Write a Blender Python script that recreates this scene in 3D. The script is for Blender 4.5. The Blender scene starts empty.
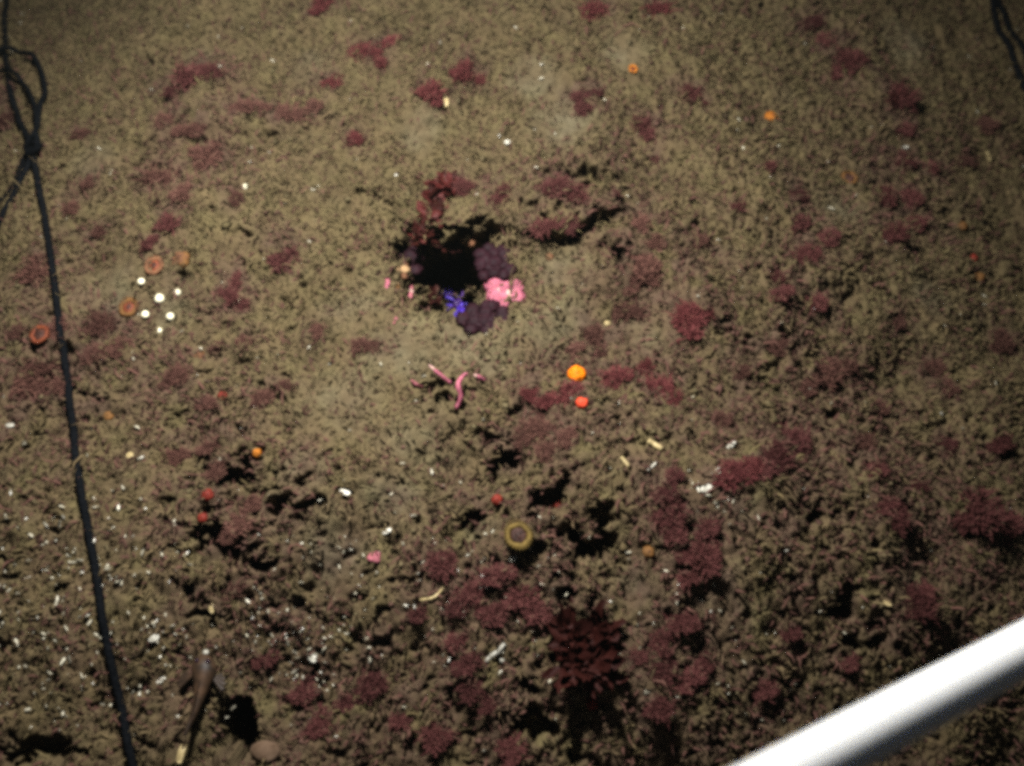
import bpy, bmesh, math, random
import numpy as np
from mathutils import Vector, Matrix

random.seed(7)
RNG = np.random.default_rng(11)
scene = bpy.context.scene
COL = scene.collection
R = math.radians

# ------------------------------------------------------------------ camera
PITCH = R(58.0)
CAM = np.array([0.0, -0.61, 0.975])
HALF = math.tan(R(26.0))
cd = bpy.data.cameras.new('camera')
cd.angle = R(52.0)
cd.clip_start = 0.02
cd.clip_end = 60.0
cd.dof.use_dof = True
cd.dof.focus_distance = 1.12
cd.dof.aperture_fstop = 3.2
cd.lens_unit = 'FOV'
cam = bpy.data.objects.new('camera', cd)
COL.objects.link(cam)
cam.location = CAM
cam.rotation_euler = (math.pi / 2 - PITCH, 0, 0)
scene.camera = cam

# ------------------------------------------------------------------ water-dark surroundings
world = bpy.data.worlds.new('World')
scene.world = world
world.use_nodes = True
wn = world.node_tree
bg = wn.nodes['Background']
sky = wn.nodes.new('ShaderNodeTexSky')
sky.sky_type = 'NISHITA'
sky.sun_disc = False
sky.sun_elevation = R(20)
sky.sun_rotation = R(200)
wn.links.new(sky.outputs['Color'], bg.inputs['Color'])
bg.inputs['Strength'].default_value = 0.0085

# the survey vehicle's lamp, carried above and ahead of the camera
ld = bpy.data.lights.new('vehicle_lamp', 'SPOT')
ld.energy = 143.0
ld.color = (1.0, 0.99, 0.96)
ld.shadow_soft_size = 0.04
ld.spot_size = R(160)
ld.spot_blend = 1.0
lamp = bpy.data.objects.new('vehicle_lamp', ld)
COL.objects.link(lamp)
LAMP = Vector((-0.17, 0.19, 0.86))
lamp.location = LAMP
lamp.rotation_euler = (Vector((-0.06, 0.06, 0.0)) - LAMP).to_track_quat('-Z', 'Y').to_euler()

scene.view_settings.view_transform = 'Standard'
scene.view_settings.look = 'None'
scene.view_settings.gamma = 1.0
scene.view_settings.exposure = 0.0
scene.cycles.filter_width = 4.2
scene.cycles.sample_clamp_direct = 6.0
scene.cycles.sample_clamp_indirect = 1.0
scene.cycles.volume_bounces = 0
scene.cycles.max_bounces = 4
scene.cycles.use_denoising = False

# ------------------------------------------------------------------ helpers
def perlin(x, y, seed):
    """gradient noise, vectorised, about -1..1"""
    x = np.asarray(x, float); y = np.asarray(y, float)
    xi = np.floor(x).astype(np.int64); yi = np.floor(y).astype(np.int64)
    xf = x - xi; yf = y - yi
    u = xf * xf * xf * (xf * (xf * 6 - 15) + 10)
    v = yf * yf * yf * (yf * (yf * 6 - 15) + 10)
    def g(ix, iy, dx, dy):
        h = (ix * 374761393 + iy * 668265263 + seed * 1274126177) & 0x7fffffff
        h = ((h ^ (h >> 13)) * 1274126177) & 0x7fffffff
        h = h ^ (h >> 16)
        a = (h & 1023) * (2 * math.pi / 1024)
        return np.cos(a) * dx + np.sin(a) * dy
    n00 = g(xi, yi, xf, yf); n10 = g(xi + 1, yi, xf - 1, yf)
    n01 = g(xi, yi + 1, xf, yf - 1); n11 = g(xi + 1, yi + 1, xf - 1, yf - 1)
    a = n00 + u * (n10 - n00); b = n01 + u * (n11 - n01)
    return (a + v * (b - a)) * 1.5

def sstep(a, b, x):
    t = np.clip((x - a) / (b - a), 0, 1)
    return t * t * (3 - 2 * t)

def macro(x, y):
    """the broad shape of the bottom: rolling, rounding off to the right and towards the viewer"""
    x = np.asarray(x, float); y = np.asarray(y, float)
    h = 0.036 * perlin(x * 2.3 + 5.1, y * 2.3 + 1.7, 3) + 0.022 * perlin(x * 6 + 0.3, y * 6 + 9.2, 4)
    rx = np.clip(x - 0.16, 0, 2.0)
    h = h - 0.24 * (1 - np.exp(-(rx / 0.42) ** 2))
    lx = np.clip(-0.42 - x, 0, 2.0)
    h = h - 0.14 * (1 - np.exp(-(lx / 0.30) ** 2))
    ry = np.clip(-0.10 - y, 0, 2.0)
    h = h - 0.20 * (1 - np.exp(-(ry / 0.32) ** 2))
    return h

def ray(px, py):
    d = np.array([0.0, math.cos(PITCH), -math.sin(PITCH)])
    d = d + np.array([1.0, 0, 0]) * ((px - 512) / 512 * HALF)
    d = d + np.array([0.0, math.sin(PITCH), math.cos(PITCH)]) * ((383 - py) / 512 * HALF)
    return d                                   # depth along the axis = 1

def hit(px, py, hf):
    d = ray(px, py)
    t = CAM[2] / -d[2]
    for _ in range(24):
        p = CAM + d * t
        t += 0.7 * (p[2] - float(hf(p[0], p[1]))) / -d[2]
    p = CAM + d * t
    return p, t * HALF / 512                   # point, metres per pixel there

# ------------------------------------------------------------------ seabed height
FX0, FX1, FY0, FY1, STEP = -1.02, 1.26, -0.54, 1.04, 0.0025
fx = np.arange(FX0, FX1, STEP); fy = np.arange(FY0, FY1, STEP)
def stretch(start, sign, n=14, far=7.0):
    k = np.linspace(0, 1, n + 1)[1:]
    return start + sign * (0.004 * np.arange(1, n + 1) + far * k ** 3)
xs = np.concatenate([stretch(fx[0], -1)[::-1], fx, stretch(fx[-1], 1)])
ys = np.concatenate([stretch(fy[0], -1)[::-1], fy, stretch(fy[-1], 1)])
GX, GY = np.meshgrid(xs, ys)
WX = GX + 0.004 * perlin(GX * 45, GY * 45, 21); WY = GY + 0.004 * perlin(GX * 45, GY * 45, 22)

# zones where the turf is deeply broken up (pixel x, y, radius in pixels, strength)
ROUGH = [(225, 465, 60, 1.0), (235, 560, 50, 1.2), (300, 500, 38, .8), (255, 395, 45, .6), (200, 590, 40, .6),
         (505, 455, 32, 1.0), (540, 500, 40, 1.1), (590, 540, 42, 1.2), (575, 610, 30, .8), (520, 720, 60, .8),
         (610, 250, 30, .6), (760, 330, 70, .45), (850, 420, 80, .6), (820, 560, 70, .6), (640, 420, 50, .4),
         (60, 380, 70, .5), (560, 205, 60, .5), (440, 545, 45, .6), (330, 620, 60, .3), (400, 690, 60, .5), (960, 470, 60, .5),
         (860, 610, 40, .6), (740, 640, 60, .4), (850, 380, 40, .8)]
# bare, smooth silt (pixel x, y, radius)
BARE = [(308, 66, 26), (838, 208, 34), (715, 585, 42), (735, 500, 34), (88, 165, 28), (205, 60, 26), (345, 400, 60), (430, 440, 60),
        (560, 330, 55), (395, 350, 60), (300, 470, 36), (160, 315, 42), (785, 95, 26), (930, 300, 34), (480, 370, 40), (560, 275, 42),
        (480, 535, 24), (640, 590, 30), (470, 345, 60), (360, 300, 50), (560, 120, 45), (110, 300, 40), (640, 330, 30), (400, 500, 40), (330, 560, 40), (900, 40, 40), (530, 80, 34), (620, 60, 30), (900, 575, 40), (420, 130, 30)]
rough = 0.34 + 0.16 * sstep(-0.1, 0.3, GY) + 0.30 * np.clip(perlin(GX * 7, GY * 7, 91), -.6, 1)
for px, py, pr, s in ROUGH:
    p, m = hit(px, py, macro)
    r2 = ((GX - p[0]) ** 2 + (GY - p[1]) ** 2) / (pr * m) ** 2
    rough += s * np.exp(-r2)
bare = np.zeros(GX.shape)
for px, py, pr in BARE:
    p, m = hit(px, py, macro)
    r2 = ((GX - p[0]) ** 2 + (GY - p[1]) ** 2) / (pr * m) ** 2
    bare = np.maximum(bare, np.exp(-r2 * 1.2))
bare = np.clip(bare * .80 + 0.35 * perlin(GX * 9, GY * 9, 31), 0, 1)
rough = np.clip(rough * (1 - 0.55 * bare), 0.12, 1.6)

H = macro(GX, GY)
PIT = np.zeros(GX.shape)
H += 0.0125 * perlin(WX * 14, WY * 14, 5)
b1 = np.abs(perlin(WX * 34, WY * 34, 6)); b2 = np.abs(perlin(WX * 75, WY * 75, 7))
H += (0.40 + rough) * (0.0090 * b1 + 0.0050 * b2) * (1 - .45 * bare)
H += (0.5 + 0.5 * rough) * 0.0042 * np.abs(perlin(WX * 150, WY * 170, 16)) * (1 - .5 * bare)
H += (0.5 + 0.6 * rough) * 0.0036 * perlin(GX * 140, GY * 140, 8)
H += 0.0016 * perlin(GX * 230, GY * 260, 9)
# small deep gaps between turf clumps
gap = perlin(WX * 27 + 3, WY * 36, 10) + 0.6 * perlin(WX * 62, WY * 80, 12)
PIT += 0.024 * sstep(0.42, 0.80, gap) * np.clip(rough * 1.25 - 0.30, 0, 1.3)
gap2 = perlin(WX * 110 + 3, WY * 140, 13)
PIT += 0.0065 * sstep(0.36, 0.66, gap2) * np.clip(rough + 0.2, 0, 1.2)
gap3 = perlin(WX * 55 + 8, WY * 75, 17) + .4 * perlin(WX * 120, WY * 150, 18)
PIT += 0.014 * sstep(0.46, 0.76, gap3) * np.clip(rough + 0.25, 0, 1.2) * (1 - .6 * bare)
H -= PIT
SX = 0.0022 * perlin(GX * 90, GY * 90, 14); SY = 0.0022 * perlin(GX * 90, GY * 90, 15)

def dent(px, py, rx, ry, depth, power=2.0, jag=1.1, seed=40, soft=0.72):
    """a hole in the bottom; rx, ry in pixels"""
    global H, PIT
    p, m = hit(px, py, macro)
    ex = (GX - p[0]) / (rx * m); ey = (GY - p[1]) / (ry * m * 1.22)
    r = np.sqrt(ex * ex + ey * ey) + jag * perlin(WX * 48 + seed, WY * 48, seed) + jag * .5 * perlin(WX * 110, WY * 110, seed + 1)
    q = depth * (1 - sstep(soft, 1.12, r))
    H -= q; PIT += q

# the crevice: dark hole, and the ledge that runs on to its right
def ledge(pts, rise, groove, lip, over):
    global H, SY, PIT
    w = np.array([hit(a, b, macro)[0] for a, b in pts])
    yc = np.interp(GX, w[:, 0], w[:, 1]) + 0.006 * perlin(GX * 40, GX * 0 + 2, 51) + 0.003 * perlin(GX * 120, GX * 0 + 2, 52)
    win = sstep(w[0, 0] - 0.03, w[0, 0] + 0.02, GX) * (1 - sstep(w[-1, 0] - 0.02, w[-1, 0] + 0.03, GX))
    s = GY - yc
    up = sstep(-0.001, 0.004, s) * np.exp(-np.clip(s, 0, 9) / lip)
    dn = sstep(-groove[0], -groove[0] * 0.4, s) * (1 - sstep(-0.001, 0.004, s))
    H += win * (rise * up - groove[1] * dn); PIT += win * groove[1] * dn
    SY -= win * over * sstep(-0.002, 0.006, s) * np.exp(-np.clip(s, 0, 9) / 0.03)
ledge([(462, 224), (490, 230), (520, 236), (555, 241), (580, 232), (596, 222), (612, 214)], 0.018, (0.010, 0.026), 0.07, 0.010)
ledge([(352, 196), (372, 200), (404, 205)], 0.006, (0.010, 0.010), 0.04, 0.004)
ledge([(606, 246), (620, 262), (632, 280)], 0.008, (0.016, 0.022), 0.04, 0.004)
ledge([(398, 214), (430, 218), (474, 224)], 0.012, (0.004, 0.0), 0.06, 0.034)
dent(449, 270, 43, 44, 0.15, jag=.5, seed=41)
dent(456, 305, 34, 20, 0.035, jag=.6, seed=43, soft=.3)
dent(414, 250, 20, 24, 0.06, jag=.8, seed=45)
dent(486, 240, 20, 7, 0.03, jag=.7, seed=46)
dent(600, 222, 14, 7, 0.03, seed=47)
dent(618, 262, 7, 10, 0.03, seed=48)
dent(236, 735, 19, 26, 0.10, jag=.2, seed=49)
dent(426, 390, 7, 4, 0.02, seed=53)
dent(446, 401, 9, 6, 0.03, seed=54)
dent(436, 405, 4, 6, 0.02, seed=55)
dent(600, 550, 18, 10, 0.045, seed=56)
dent(575, 535, 12, 10, 0.04, seed=57)
dent(545, 500, 16, 8, 0.035, seed=58)
dent(512, 462, 12, 9, 0.035, seed=59)
dent(220, 545, 26, 14, 0.04, seed=61)
dent(240, 478, 24, 12, 0.04, seed=62)
dent(300, 510, 26, 8, 0.03, seed=63)
dent(275, 400, 12, 8, 0.02, seed=64)
dent(845, 605, 9, 12, 0.035, seed=65)
dent(800, 455, 10, 8, 0.03, seed=66)
dent(822, 392, 12, 6, 0.03, seed=67)
dent(906, 112, 9, 4, 0.03, seed=68)
dent(585, 180, 20, 6, 0.03, seed=69)
dent(182, 273, 9, 4, 0.014, jag=.1, seed=70)
dent(540, 735, 26, 7, 0.03, seed=72)
dent(385, 525, 7, 3, 0.015, seed=73)
dent(475, 530, 8, 10, 0.03, seed=74)
dent(1000, 452, 14, 5, 0.03, seed=75)
dent(40, 752, 60, 10, 0.02, seed=76)

deep = sstep(0.012, 0.05, macro(GX, GY) - H)
SX += deep * (0.010 * perlin(GX * 42, H * 46 + GY * 20, 81) + 0.005 * perlin(GX * 90, H * 120, 82))
SY += np.where(PIT > .03, .60, .55) * PIT
SY += deep * (0.010 * perlin(GX * 42 + 7, H * 46 + GY * 20, 83) + 0.005 * perlin(GX * 90, H * 120, 84))

# the true surface around the crevice, for setting things on its slanting walls
def crevice_tree():
    from mathutils.bvhtree import BVHTree
    i0, i1 = np.searchsorted(xs, -0.25), np.searchsorted(xs, 0.20); j0, j1 = np.searchsorted(ys, 0.05), np.searchsorted(ys, 0.48)
    vv = np.stack([GX + SX, GY + SY, H], -1)[j0:j1, i0:i1]
    k, n_ = vv.shape[:2]
    ii = np.arange(k * n_).reshape(k, n_)
    ff = np.stack([ii[:-1, :-1], ii[:-1, 1:], ii[1:, 1:], ii[1:, :-1]], -1).reshape(-1, 4)
    return BVHTree.FromPolygons(vv.reshape(-1, 3).tolist(), ff.tolist())
CREV = crevice_tree()
def cast(px, py):
    d = Vector(ray(px, py))
    loc, nor, _, dist = CREV.ray_cast(Vector(CAM), d.normalized())
    return loc, (dist / d.length) * HALF / 512

def hgt(x, y):
    i = np.clip(np.searchsorted(xs, x) - 1, 0, len(xs) - 2); j = np.clip(np.searchsorted(ys, y) - 1, 0, len(ys) - 2)
    u = (x - xs[i]) / (xs[i + 1] - xs[i]); v = (y - ys[j]) / (ys[j + 1] - ys[j])
    return (H[j, i] * (1 - u) + H[j, i + 1] * u) * (1 - v) + (H[j + 1, i] * (1 - u) + H[j + 1, i + 1] * u) * v

def smooth_top(x, y, r):
    """highest ground within a small disc"""
    best = -9
    for a in range(8):
        best = max(best, float(hgt(x + r * math.cos(a * .785), y + r * math.sin(a * .785))))
    return max(best, float(hgt(x, y)))

# label, material, [(pixel x, pixel y, width, height)]
TUFTS = [            # where the tufts grow: stretch of bottom, colour, spots
 ('mauve algae tuft on pale silt up beyond the black rope knot', 'mauve',
  [(190, 77, 44, 30), (178, 90, 24, 20), (206, 72, 26, 20)]),
 ('thin dusty mauve algae tuft between the rope knot and the crevice', 'dusty',
  [(160, 176, 36, 26), (182, 190, 26, 18), (197, 128, 30, 16), (205, 150, 34, 18), (165, 118, 22, 14), (238, 105, 26, 16),
   (262, 108, 22, 14), (290, 112, 34, 18), (312, 105, 20, 12), (178, 128, 20, 12), (236, 196, 14, 22), (200, 165, 18, 12)]),
 ('small dusty algae tuft close beside the black rope', 'dusty',
  [(82, 133, 18, 16), (96, 230, 16, 16), (70, 205, 16, 24), (88, 180, 16, 14), (5, 118, 22, 40), (30, 268, 34, 26), (18, 330, 22, 16),
   (50, 330, 28, 20)]),
 ('broad purple brown algae mat crossed by the black rope', 'dusty',
  [(45, 365, 44, 26), (30, 385, 40, 18), (95, 325, 36, 18), (92, 350, 30, 18), (120, 345, 24, 14), (60, 385, 24, 14)]),
 ('upright mauve algae tuft by the cluster of white balls', 'mauve',
  [(150, 240, 16, 24), (163, 222, 24, 16), (226, 293, 24, 24), (235, 277, 16, 22), (238, 305, 22, 16), (281, 256, 30, 24)]),
 ('dull red algae tuft on turf below the white balls', 'dusty',
  [(178, 372, 28, 22), (165, 380, 18, 14), (245, 342, 16, 18), (365, 345, 30, 14), (318, 330, 18, 14), (215, 345, 16, 12)]),
 ('rosy algae tuft on the silt beyond the crevice', 'rose',
  [(366, 52, 30, 16), (380, 62, 16, 14), (392, 40, 20, 12), (427, 88, 26, 22), (437, 100, 14, 14), (463, 68, 28, 26), (481, 78, 14, 16),
   (330, 80, 20, 12), (355, 136, 22, 16), (318, 4, 28, 14)]),
 ('deep rose algae tuft at the far rim of the bright silt', 'rose', [(597, 10, 32, 22), (654, 8, 34, 18)]),
 ('rosy algae tuft near the small orange cup on bright silt', 'mauve',
  [(580, 98, 22, 18), (594, 90, 18, 14), (585, 108, 18, 14), (640, 124, 24, 24), (652, 132, 16, 18), (686, 92, 22, 24), (656, 157, 9, 22),
   (704, 100, 12, 10)]),
 ('ragged mauve algae tuft along the edge of the long ledge', 'mauve',
  [(558, 186, 34, 20), (575, 192, 22, 18), (616, 190, 8, 26), (500, 192, 24, 22), (466, 186, 20, 20), (545, 226, 30, 14), (570, 224, 24, 12)]),
 ('dark mauve algae tuft where the seabed rounds off into shade', 'mauve',
  [(810, 20, 26, 18), (826, 40, 22, 18), (848, 60, 36, 34), (838, 70, 22, 20), (896, 95, 34, 24), (905, 128, 22, 16), (905, 158, 24, 22),
   (931, 168, 18, 22)]),
 ('rounded purple algae tuft on shaded silt past the orange open cup', 'mauve',
  [(885, 194, 20, 32), (911, 194, 24, 26), (890, 230, 28, 26), (920, 222, 20, 18)]),
 ('mauve algae tuft beside the pale bare silt patch', 'mauve',
  [(798, 193, 18, 24), (800, 222, 20, 22), (806, 250, 30, 26), (832, 236, 22, 14), (770, 165, 14, 18), (785, 292, 22, 22), (776, 275, 14, 14),
   (818, 300, 22, 24), (740, 205, 16, 8)]),
 ('brownish red algae tuft past the end of the ledge', 'dusty',
  [(642, 224, 22, 34), (654, 240, 18, 16), (645, 262, 32, 24), (630, 285, 24, 14), (655, 275, 20, 20), (628, 310, 34, 20), (700, 240, 18, 12)]),
 ('bright crimson tinged algae tuft standing alone on open silt', 'rose', [(684, 308, 30, 30), (694, 322, 32, 24), (706, 312, 20, 16)]),
 ('dense crimson algae tuft to the side of the orange ball', 'rose',
  [(618, 376, 32, 24), (644, 364, 16, 20), (660, 384, 30, 24), (674, 398, 24, 18), (612, 384, 18, 14)]),
 ('flat red algae tuft right below the orange ball', 'rose', [(562, 392, 26, 20), (576, 386, 20, 16), (545, 398, 24, 18), (532, 392, 18, 14)]),
 ('brown red algae patch on broken turf below the orange ball', 'dusty',
  [(540, 428, 40, 24), (522, 436, 24, 18), (565, 435, 26, 14), (548, 450, 22, 18), (592, 335, 26, 22), (575, 350, 26, 14), (600, 350, 16, 12)]),
 ('thin brown red algae in the dark broken turf', 'dusty',
  [(250, 500, 26, 18), (238, 520, 30, 20), (230, 535, 22, 14), (213, 470, 20, 14), (262, 395, 26, 16), (205, 445, 22, 14), (180, 455, 24, 14),
   (285, 385, 18, 14), (230, 590, 26, 16), (205, 400, 22, 14)]),
 ('vivid purple red algae clump over chalky white grit', 'rose', [(738, 474, 34, 26), (752, 466, 24, 22), (726, 478, 20, 16)]),
 ('tall dark purple algae clump behind the chalky grit', 'mauve', [(772, 454, 34, 28), (795, 436, 36, 26), (800, 452, 22, 18), (765, 470, 26, 18)]),
 ('lobe of dark crimson algae bordering the smooth grey silt', 'mauve',
  [(668, 512, 30, 32), (676, 530, 26, 24), (690, 550, 26, 28), (712, 556, 30, 32), (688, 577, 22, 22), (705, 528, 28, 20)]),
 ('loose purplish algae tuft between the two cream rods and the crimson lobes', 'mauve', [(664, 490, 26, 22), (676, 475, 18, 20)]),
 ('mauve algae patch around the white shell chips', 'mauve',
  [(440, 565, 34, 26), (500, 575, 34, 18), (515, 595, 36, 22), (470, 590, 30, 24), (540, 608, 30, 22), (420, 612, 22, 24), (490, 610, 30, 18),
   (458, 605, 24, 18)]),
 ('dim purple algae tuft on the dark silt by the white worm tube', 'mauve',
  [(465, 660, 30, 28), (475, 690, 26, 22), (455, 640, 22, 18), (487, 705, 20, 18)]),
 ('purple brown algae tuft beside the dark leafy seaweed', 'mauve',
  [(682, 618, 32, 24), (664, 640, 26, 22), (662, 670, 34, 26), (692, 680, 30, 30), (655, 706, 28, 22), (640, 655, 18, 16), (705, 660, 22, 18)]),
 ('dim brown algae tuft on the dark silt near the burrow', 'mauve',
  [(320, 722, 32, 24), (300, 690, 26, 20), (372, 680, 34, 24), (345, 700, 26, 18), (440, 738, 30, 24), (400, 720, 24, 18), (512, 752, 34, 20),
   (270, 655, 16, 20), (258, 660, 12, 14)]),
 ('dark maroon algae tuft on shaded silt beyond the white pipe', 'mauve',
  [(898, 518, 28, 34), (890, 505, 24, 20), (915, 602, 34, 34), (925, 590, 22, 20), (850, 602, 22, 20), (852, 662, 22, 16), (975, 512, 50, 18),
   (1005, 520, 40, 18), (998, 442, 24, 20), (950, 445, 22, 14), (920, 485, 18, 14), (765, 690, 24, 18), (790, 630, 22, 16), (878, 470, 22, 16)]),
 ('brownish algae tuft in the broken turf of the darker slope', 'dusty',
  [(825, 372, 40, 24), (812, 385, 24, 18), (845, 365, 20, 14), (935, 365, 24, 20), (950, 385, 20, 14), (900, 320, 20, 14), (1000, 340, 24, 24),
   (880, 405, 22, 14), (860, 440, 24, 14), (990, 125, 22, 20), (965, 160, 20, 16), (720, 420, 24, 14), (740, 370, 22, 12), (780, 345, 22, 14)]),
]

# sediment colour: olive silt, paler bare patches, purplish turf in places
mauve = np.zeros(GX.shape)
for px, py, pr, s in [(70, 370, 110, .8), (230, 470, 90, .55), (210, 130, 100, .30), (720, 330, 140, .35), (860, 470, 160, .55),
                      (560, 430, 90, .45), (520, 620, 140, .55), (900, 180, 90, .45), (240, 560, 60, .6), (600, 210, 90, .35),
                      (680, 680, 120, .45), (960, 560, 110, .5), (300, 720, 120, .3), (660, 270, 70, .4)]:
    p, m = hit(px, py, macro)
    mauve += s * np.exp(-((GX - p[0]) ** 2 + (GY - p[1]) ** 2) / (pr * m) ** 2)
for _, mt_, sp_ in TUFTS:
    for px, py, w_, h_ in sp_:
        p, m = hit(px, py, macro); m *= 1.0
        r2 = ((GX - p[0]) / (w_ * m * .85)) ** 2 + ((GY - p[1]) / (h_ * m * 1.25)) ** 2
        mauve += 0.75 * np.exp(-r2)
mauve = mauve + 0.24 + 0.34 * sstep(0.05, -0.35, GY)
mauve = np.clip(mauve * (0.70 + 0.9 * perlin(GX * 26, GY * 26, 33) + .5 * perlin(GX * 70, GY * 70, 38)), 0, 1)
SILT = np.array([0.073, 0.057, 0.026]); PALE = np.array([0.086, 0.074, 0.044]); MAUVE = np.array([0.052, 0.030, 0.023])
bare_c = np.clip(bare * 1.1 - 0.25, 0, 1)[..., None]
colr = SILT * (1 - bare_c) + PALE * bare_c
mm = (mauve * 0.75)[..., None]
colr = colr * (1 - mm) + MAUVE * mm
brown = np.clip(0.5 + 1.1 * perlin(GX * 34, GY * 34, 36) + .5 * perlin(GX * 85, GY * 85, 37), 0, 1)[..., None]
colr = colr * (1 - .55 * brown) + np.array([0.068, 0.047, 0.024]) * (.55 * brown)
colr = colr * (1 + 0.22 * perlin(GX * 120, GY * 120, 34) + 0.12 * perlin(GX * 20, GY * 20, 35))[..., None]
cavity = sstep(0.42, 0.80, gap)[..., None] * 0.0
colr = np.clip(colr, 0.01, 0.3)

# ------------------------------------------------------------------ materials
def principled(name, rough=0.9, spec=0.15):
    m = bpy.data.materials.new(name)
    m.use_nodes = True
    b = m.node_tree.nodes['Principled BSDF']
    b.inputs['Roughness'].default_value = rough
    b.inputs['Specular IOR Level'].default_value = spec
    return m, m.node_tree, b

def mottled(name, c0, c1, scale=120.0, rough=0.85, spec=0.2, bump=0.25, sub=0.0, dust=False):
    m, t, b = principled(name, rough, spec * 0.35)
    tc = t.nodes.new('ShaderNodeTexCoord')
    info = t.nodes.new('ShaderNodeObjectInfo')
    nz = t.nodes.new('ShaderNodeTexNoise'); nz.inputs['Scale'].default_value = scale; nz.inputs['Detail'].default_value = 4
    t.links.new(tc.outputs['Object'], nz.inputs['Vector'])
    rp = t.nodes.new('ShaderNodeValToRGB')
    rp.color_ramp.elements[0].position = 0.32; rp.color_ramp.elements[1].position = 0.70
    rp.color_ramp.elements[0].color = (*c0, 1); rp.color_ramp.elements[1].color = (*c1, 1)
    if dust:
        e = rp.color_ramp.elements.new(0.80); e.color = (0.066, 0.045, 0.028, 1)
        rp.color_ramp.elements[1].position = 0.60; nz.inputs['Scale'].default_value = 4.0
    t.links.new(nz.outputs['Fac'], rp.inputs['Fac'])
    hs = t.nodes.new('ShaderNodeHueSaturation')
    mr = t.nodes.new('ShaderNodeMapRange')
    mr.inputs['To Min'].default_value = 0.75; mr.inputs['To Max'].default_value = 1.25
    t.links.new(info.outputs['Random'], mr.inputs['Value'])
    t.links.new(mr.outputs['Result'], hs.inputs['Value'])
    t.links.new(rp.outputs['Color'], hs.inputs['Color'])
    t.links.new(hs.outputs['Color'], b.inputs['Base Color'])
    if bump:
        bp = t.nodes.new('ShaderNodeBump'); bp.inputs['Strength'].default_value = bump; bp.inputs['Distance'].default_value = 0.002
        t.links.new(nz.outputs['Fac'], bp.inputs['Height']); t.links.new(bp.outputs['Normal'], b.inputs['Normal'])
    if sub:
        b.inputs['Subsurface Weight'].default_value = sub
        b.inputs['Subsurface Radius'].default_value = (0.004, 0.002, 0.001)
    return m

def attr_material(name, rough, spec, bump_scale, bump):
    m, t, b = principled(name, rough, spec)
    at = t.nodes.new('ShaderNodeAttribute'); at.attribute_name = 'tint'
    tc = t.nodes.new('ShaderNodeTexCoord')
    nz = t.nodes.new('ShaderNodeTexNoise'); nz.inputs['Scale'].default_value = bump_scale; nz.inputs['Detail'].default_value = 5
    nz.inputs['Roughness'].default_value = 0.7
    t.links.new(tc.outputs['Object'], nz.inputs['Vector'])
    mr = t.nodes.new('ShaderNodeMapRange')
    mr.inputs['From Min'].default_value = 0.3; mr.inputs['From Max'].default_value = 0.7
    mr.inputs['To Min'].default_value = 0.72; mr.inputs['To Max'].default_value = 1.28
    t.links.new(nz.outputs['Fac'], mr.inputs['Value'])
    mx = t.nodes.new('ShaderNodeVectorMath'); mx.operation = 'SCALE'
    t.links.new(at.outputs['Color'], mx.inputs[0]); t.links.new(mr.outputs['Result'], mx.inputs['Scale'])
    t.links.new(mx.outputs['Vector'], b.inputs['Base Color'])
    bp = t.nodes.new('ShaderNodeBump'); bp.inputs['Strength'].default_value = bump; bp.inputs['Distance'].default_value = 0.002
    t.links.new(nz.outputs['Fac'], bp.inputs['Height']); t.links.new(bp.outputs['Normal'], b.inputs['Normal'])
    return m

M = {}
M['silt'] = attr_material('silt', 0.95, 0.08, 420.0, 0.55)
M['floc'] = attr_material('floc', 0.95, 0.06, 500.0, 0.4)
M['mauve'] = mottled('mauve_algae', (0.028, 0.009, 0.008), (0.066, 0.022, 0.020), 60, 0.8, 0.15, 0, dust=True)
M['rose'] = mottled('rose_algae', (0.036, 0.009, 0.009), (0.086, 0.023, 0.022), 60, 0.8, 0.15, 0, dust=True)
M['dusty'] = mottled('dusty_algae', (0.034, 0.015, 0.012), (0.070, 0.032, 0.024), 60, 0.9, 0.1, 0, dust=True)
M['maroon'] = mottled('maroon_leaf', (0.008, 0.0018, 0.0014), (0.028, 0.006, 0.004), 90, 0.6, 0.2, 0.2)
M['crimson'] = mottled('crimson_leaf', (0.028, 0.005, 0.004), (0.066, 0.012, 0.010), 90, 0.55, 0.35, 0.2)
M['crust'] = mottled('purple_crust', (0.006, 0.0014, 0.003), (0.020, 0.005, 0.008), 150, 0.7, 0.3, 0.5)
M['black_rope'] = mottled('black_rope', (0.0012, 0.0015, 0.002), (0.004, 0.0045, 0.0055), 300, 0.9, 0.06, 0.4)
M['white_ball'] = mottled('white_ball', (0.52, 0.48, 0.32), (0.74, 0.70, 0.52), 60, 0.35, 0.9, 0)
M['shell'] = mottled('shell', (0.16, 0.145, 0.11), (0.50, 0.48, 0.41), 400, 0.4, 0.5, 0.1)
M['cream'] = mottled('cream_shell', (0.17, 0.125, 0.055), (0.33, 0.26, 0.13), 200, 0.4, 0.4, 0.1)
M['orange'] = mottled('orange', (0.50, 0.105, 0.002), (0.66, 0.17, 0.004), 120, 0.6, 0.3, 0.15, 0.15)
M['orange_mid'] = mottled('orange_mid', (0.19, 0.060, 0.007), (0.32, 0.11, 0.012), 160, 0.7, 0.3, 0.2)
M['orange_dull'] = mottled('orange_dull', (0.065, 0.032, 0.011), (0.120, 0.054, 0.015), 160, 0.7, 0.3, 0.2)
M['ring_ochre'] = mottled('ring_ochre', (0.055, 0.036, 0.009), (0.105, 0.068, 0.016), 200, 0.7, 0.3, 0.3)
M['disc_dark'] = mottled('disc_dark', (0.016, 0.008, 0.006), (0.05, 0.02, 0.014), 200, 0.6, 0.3, 0.2)
M['disc_red'] = mottled('disc_red', (0.07, 0.016, 0.008), (0.13, 0.035, 0.014), 200, 0.6, 0.3, 0.2)
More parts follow.
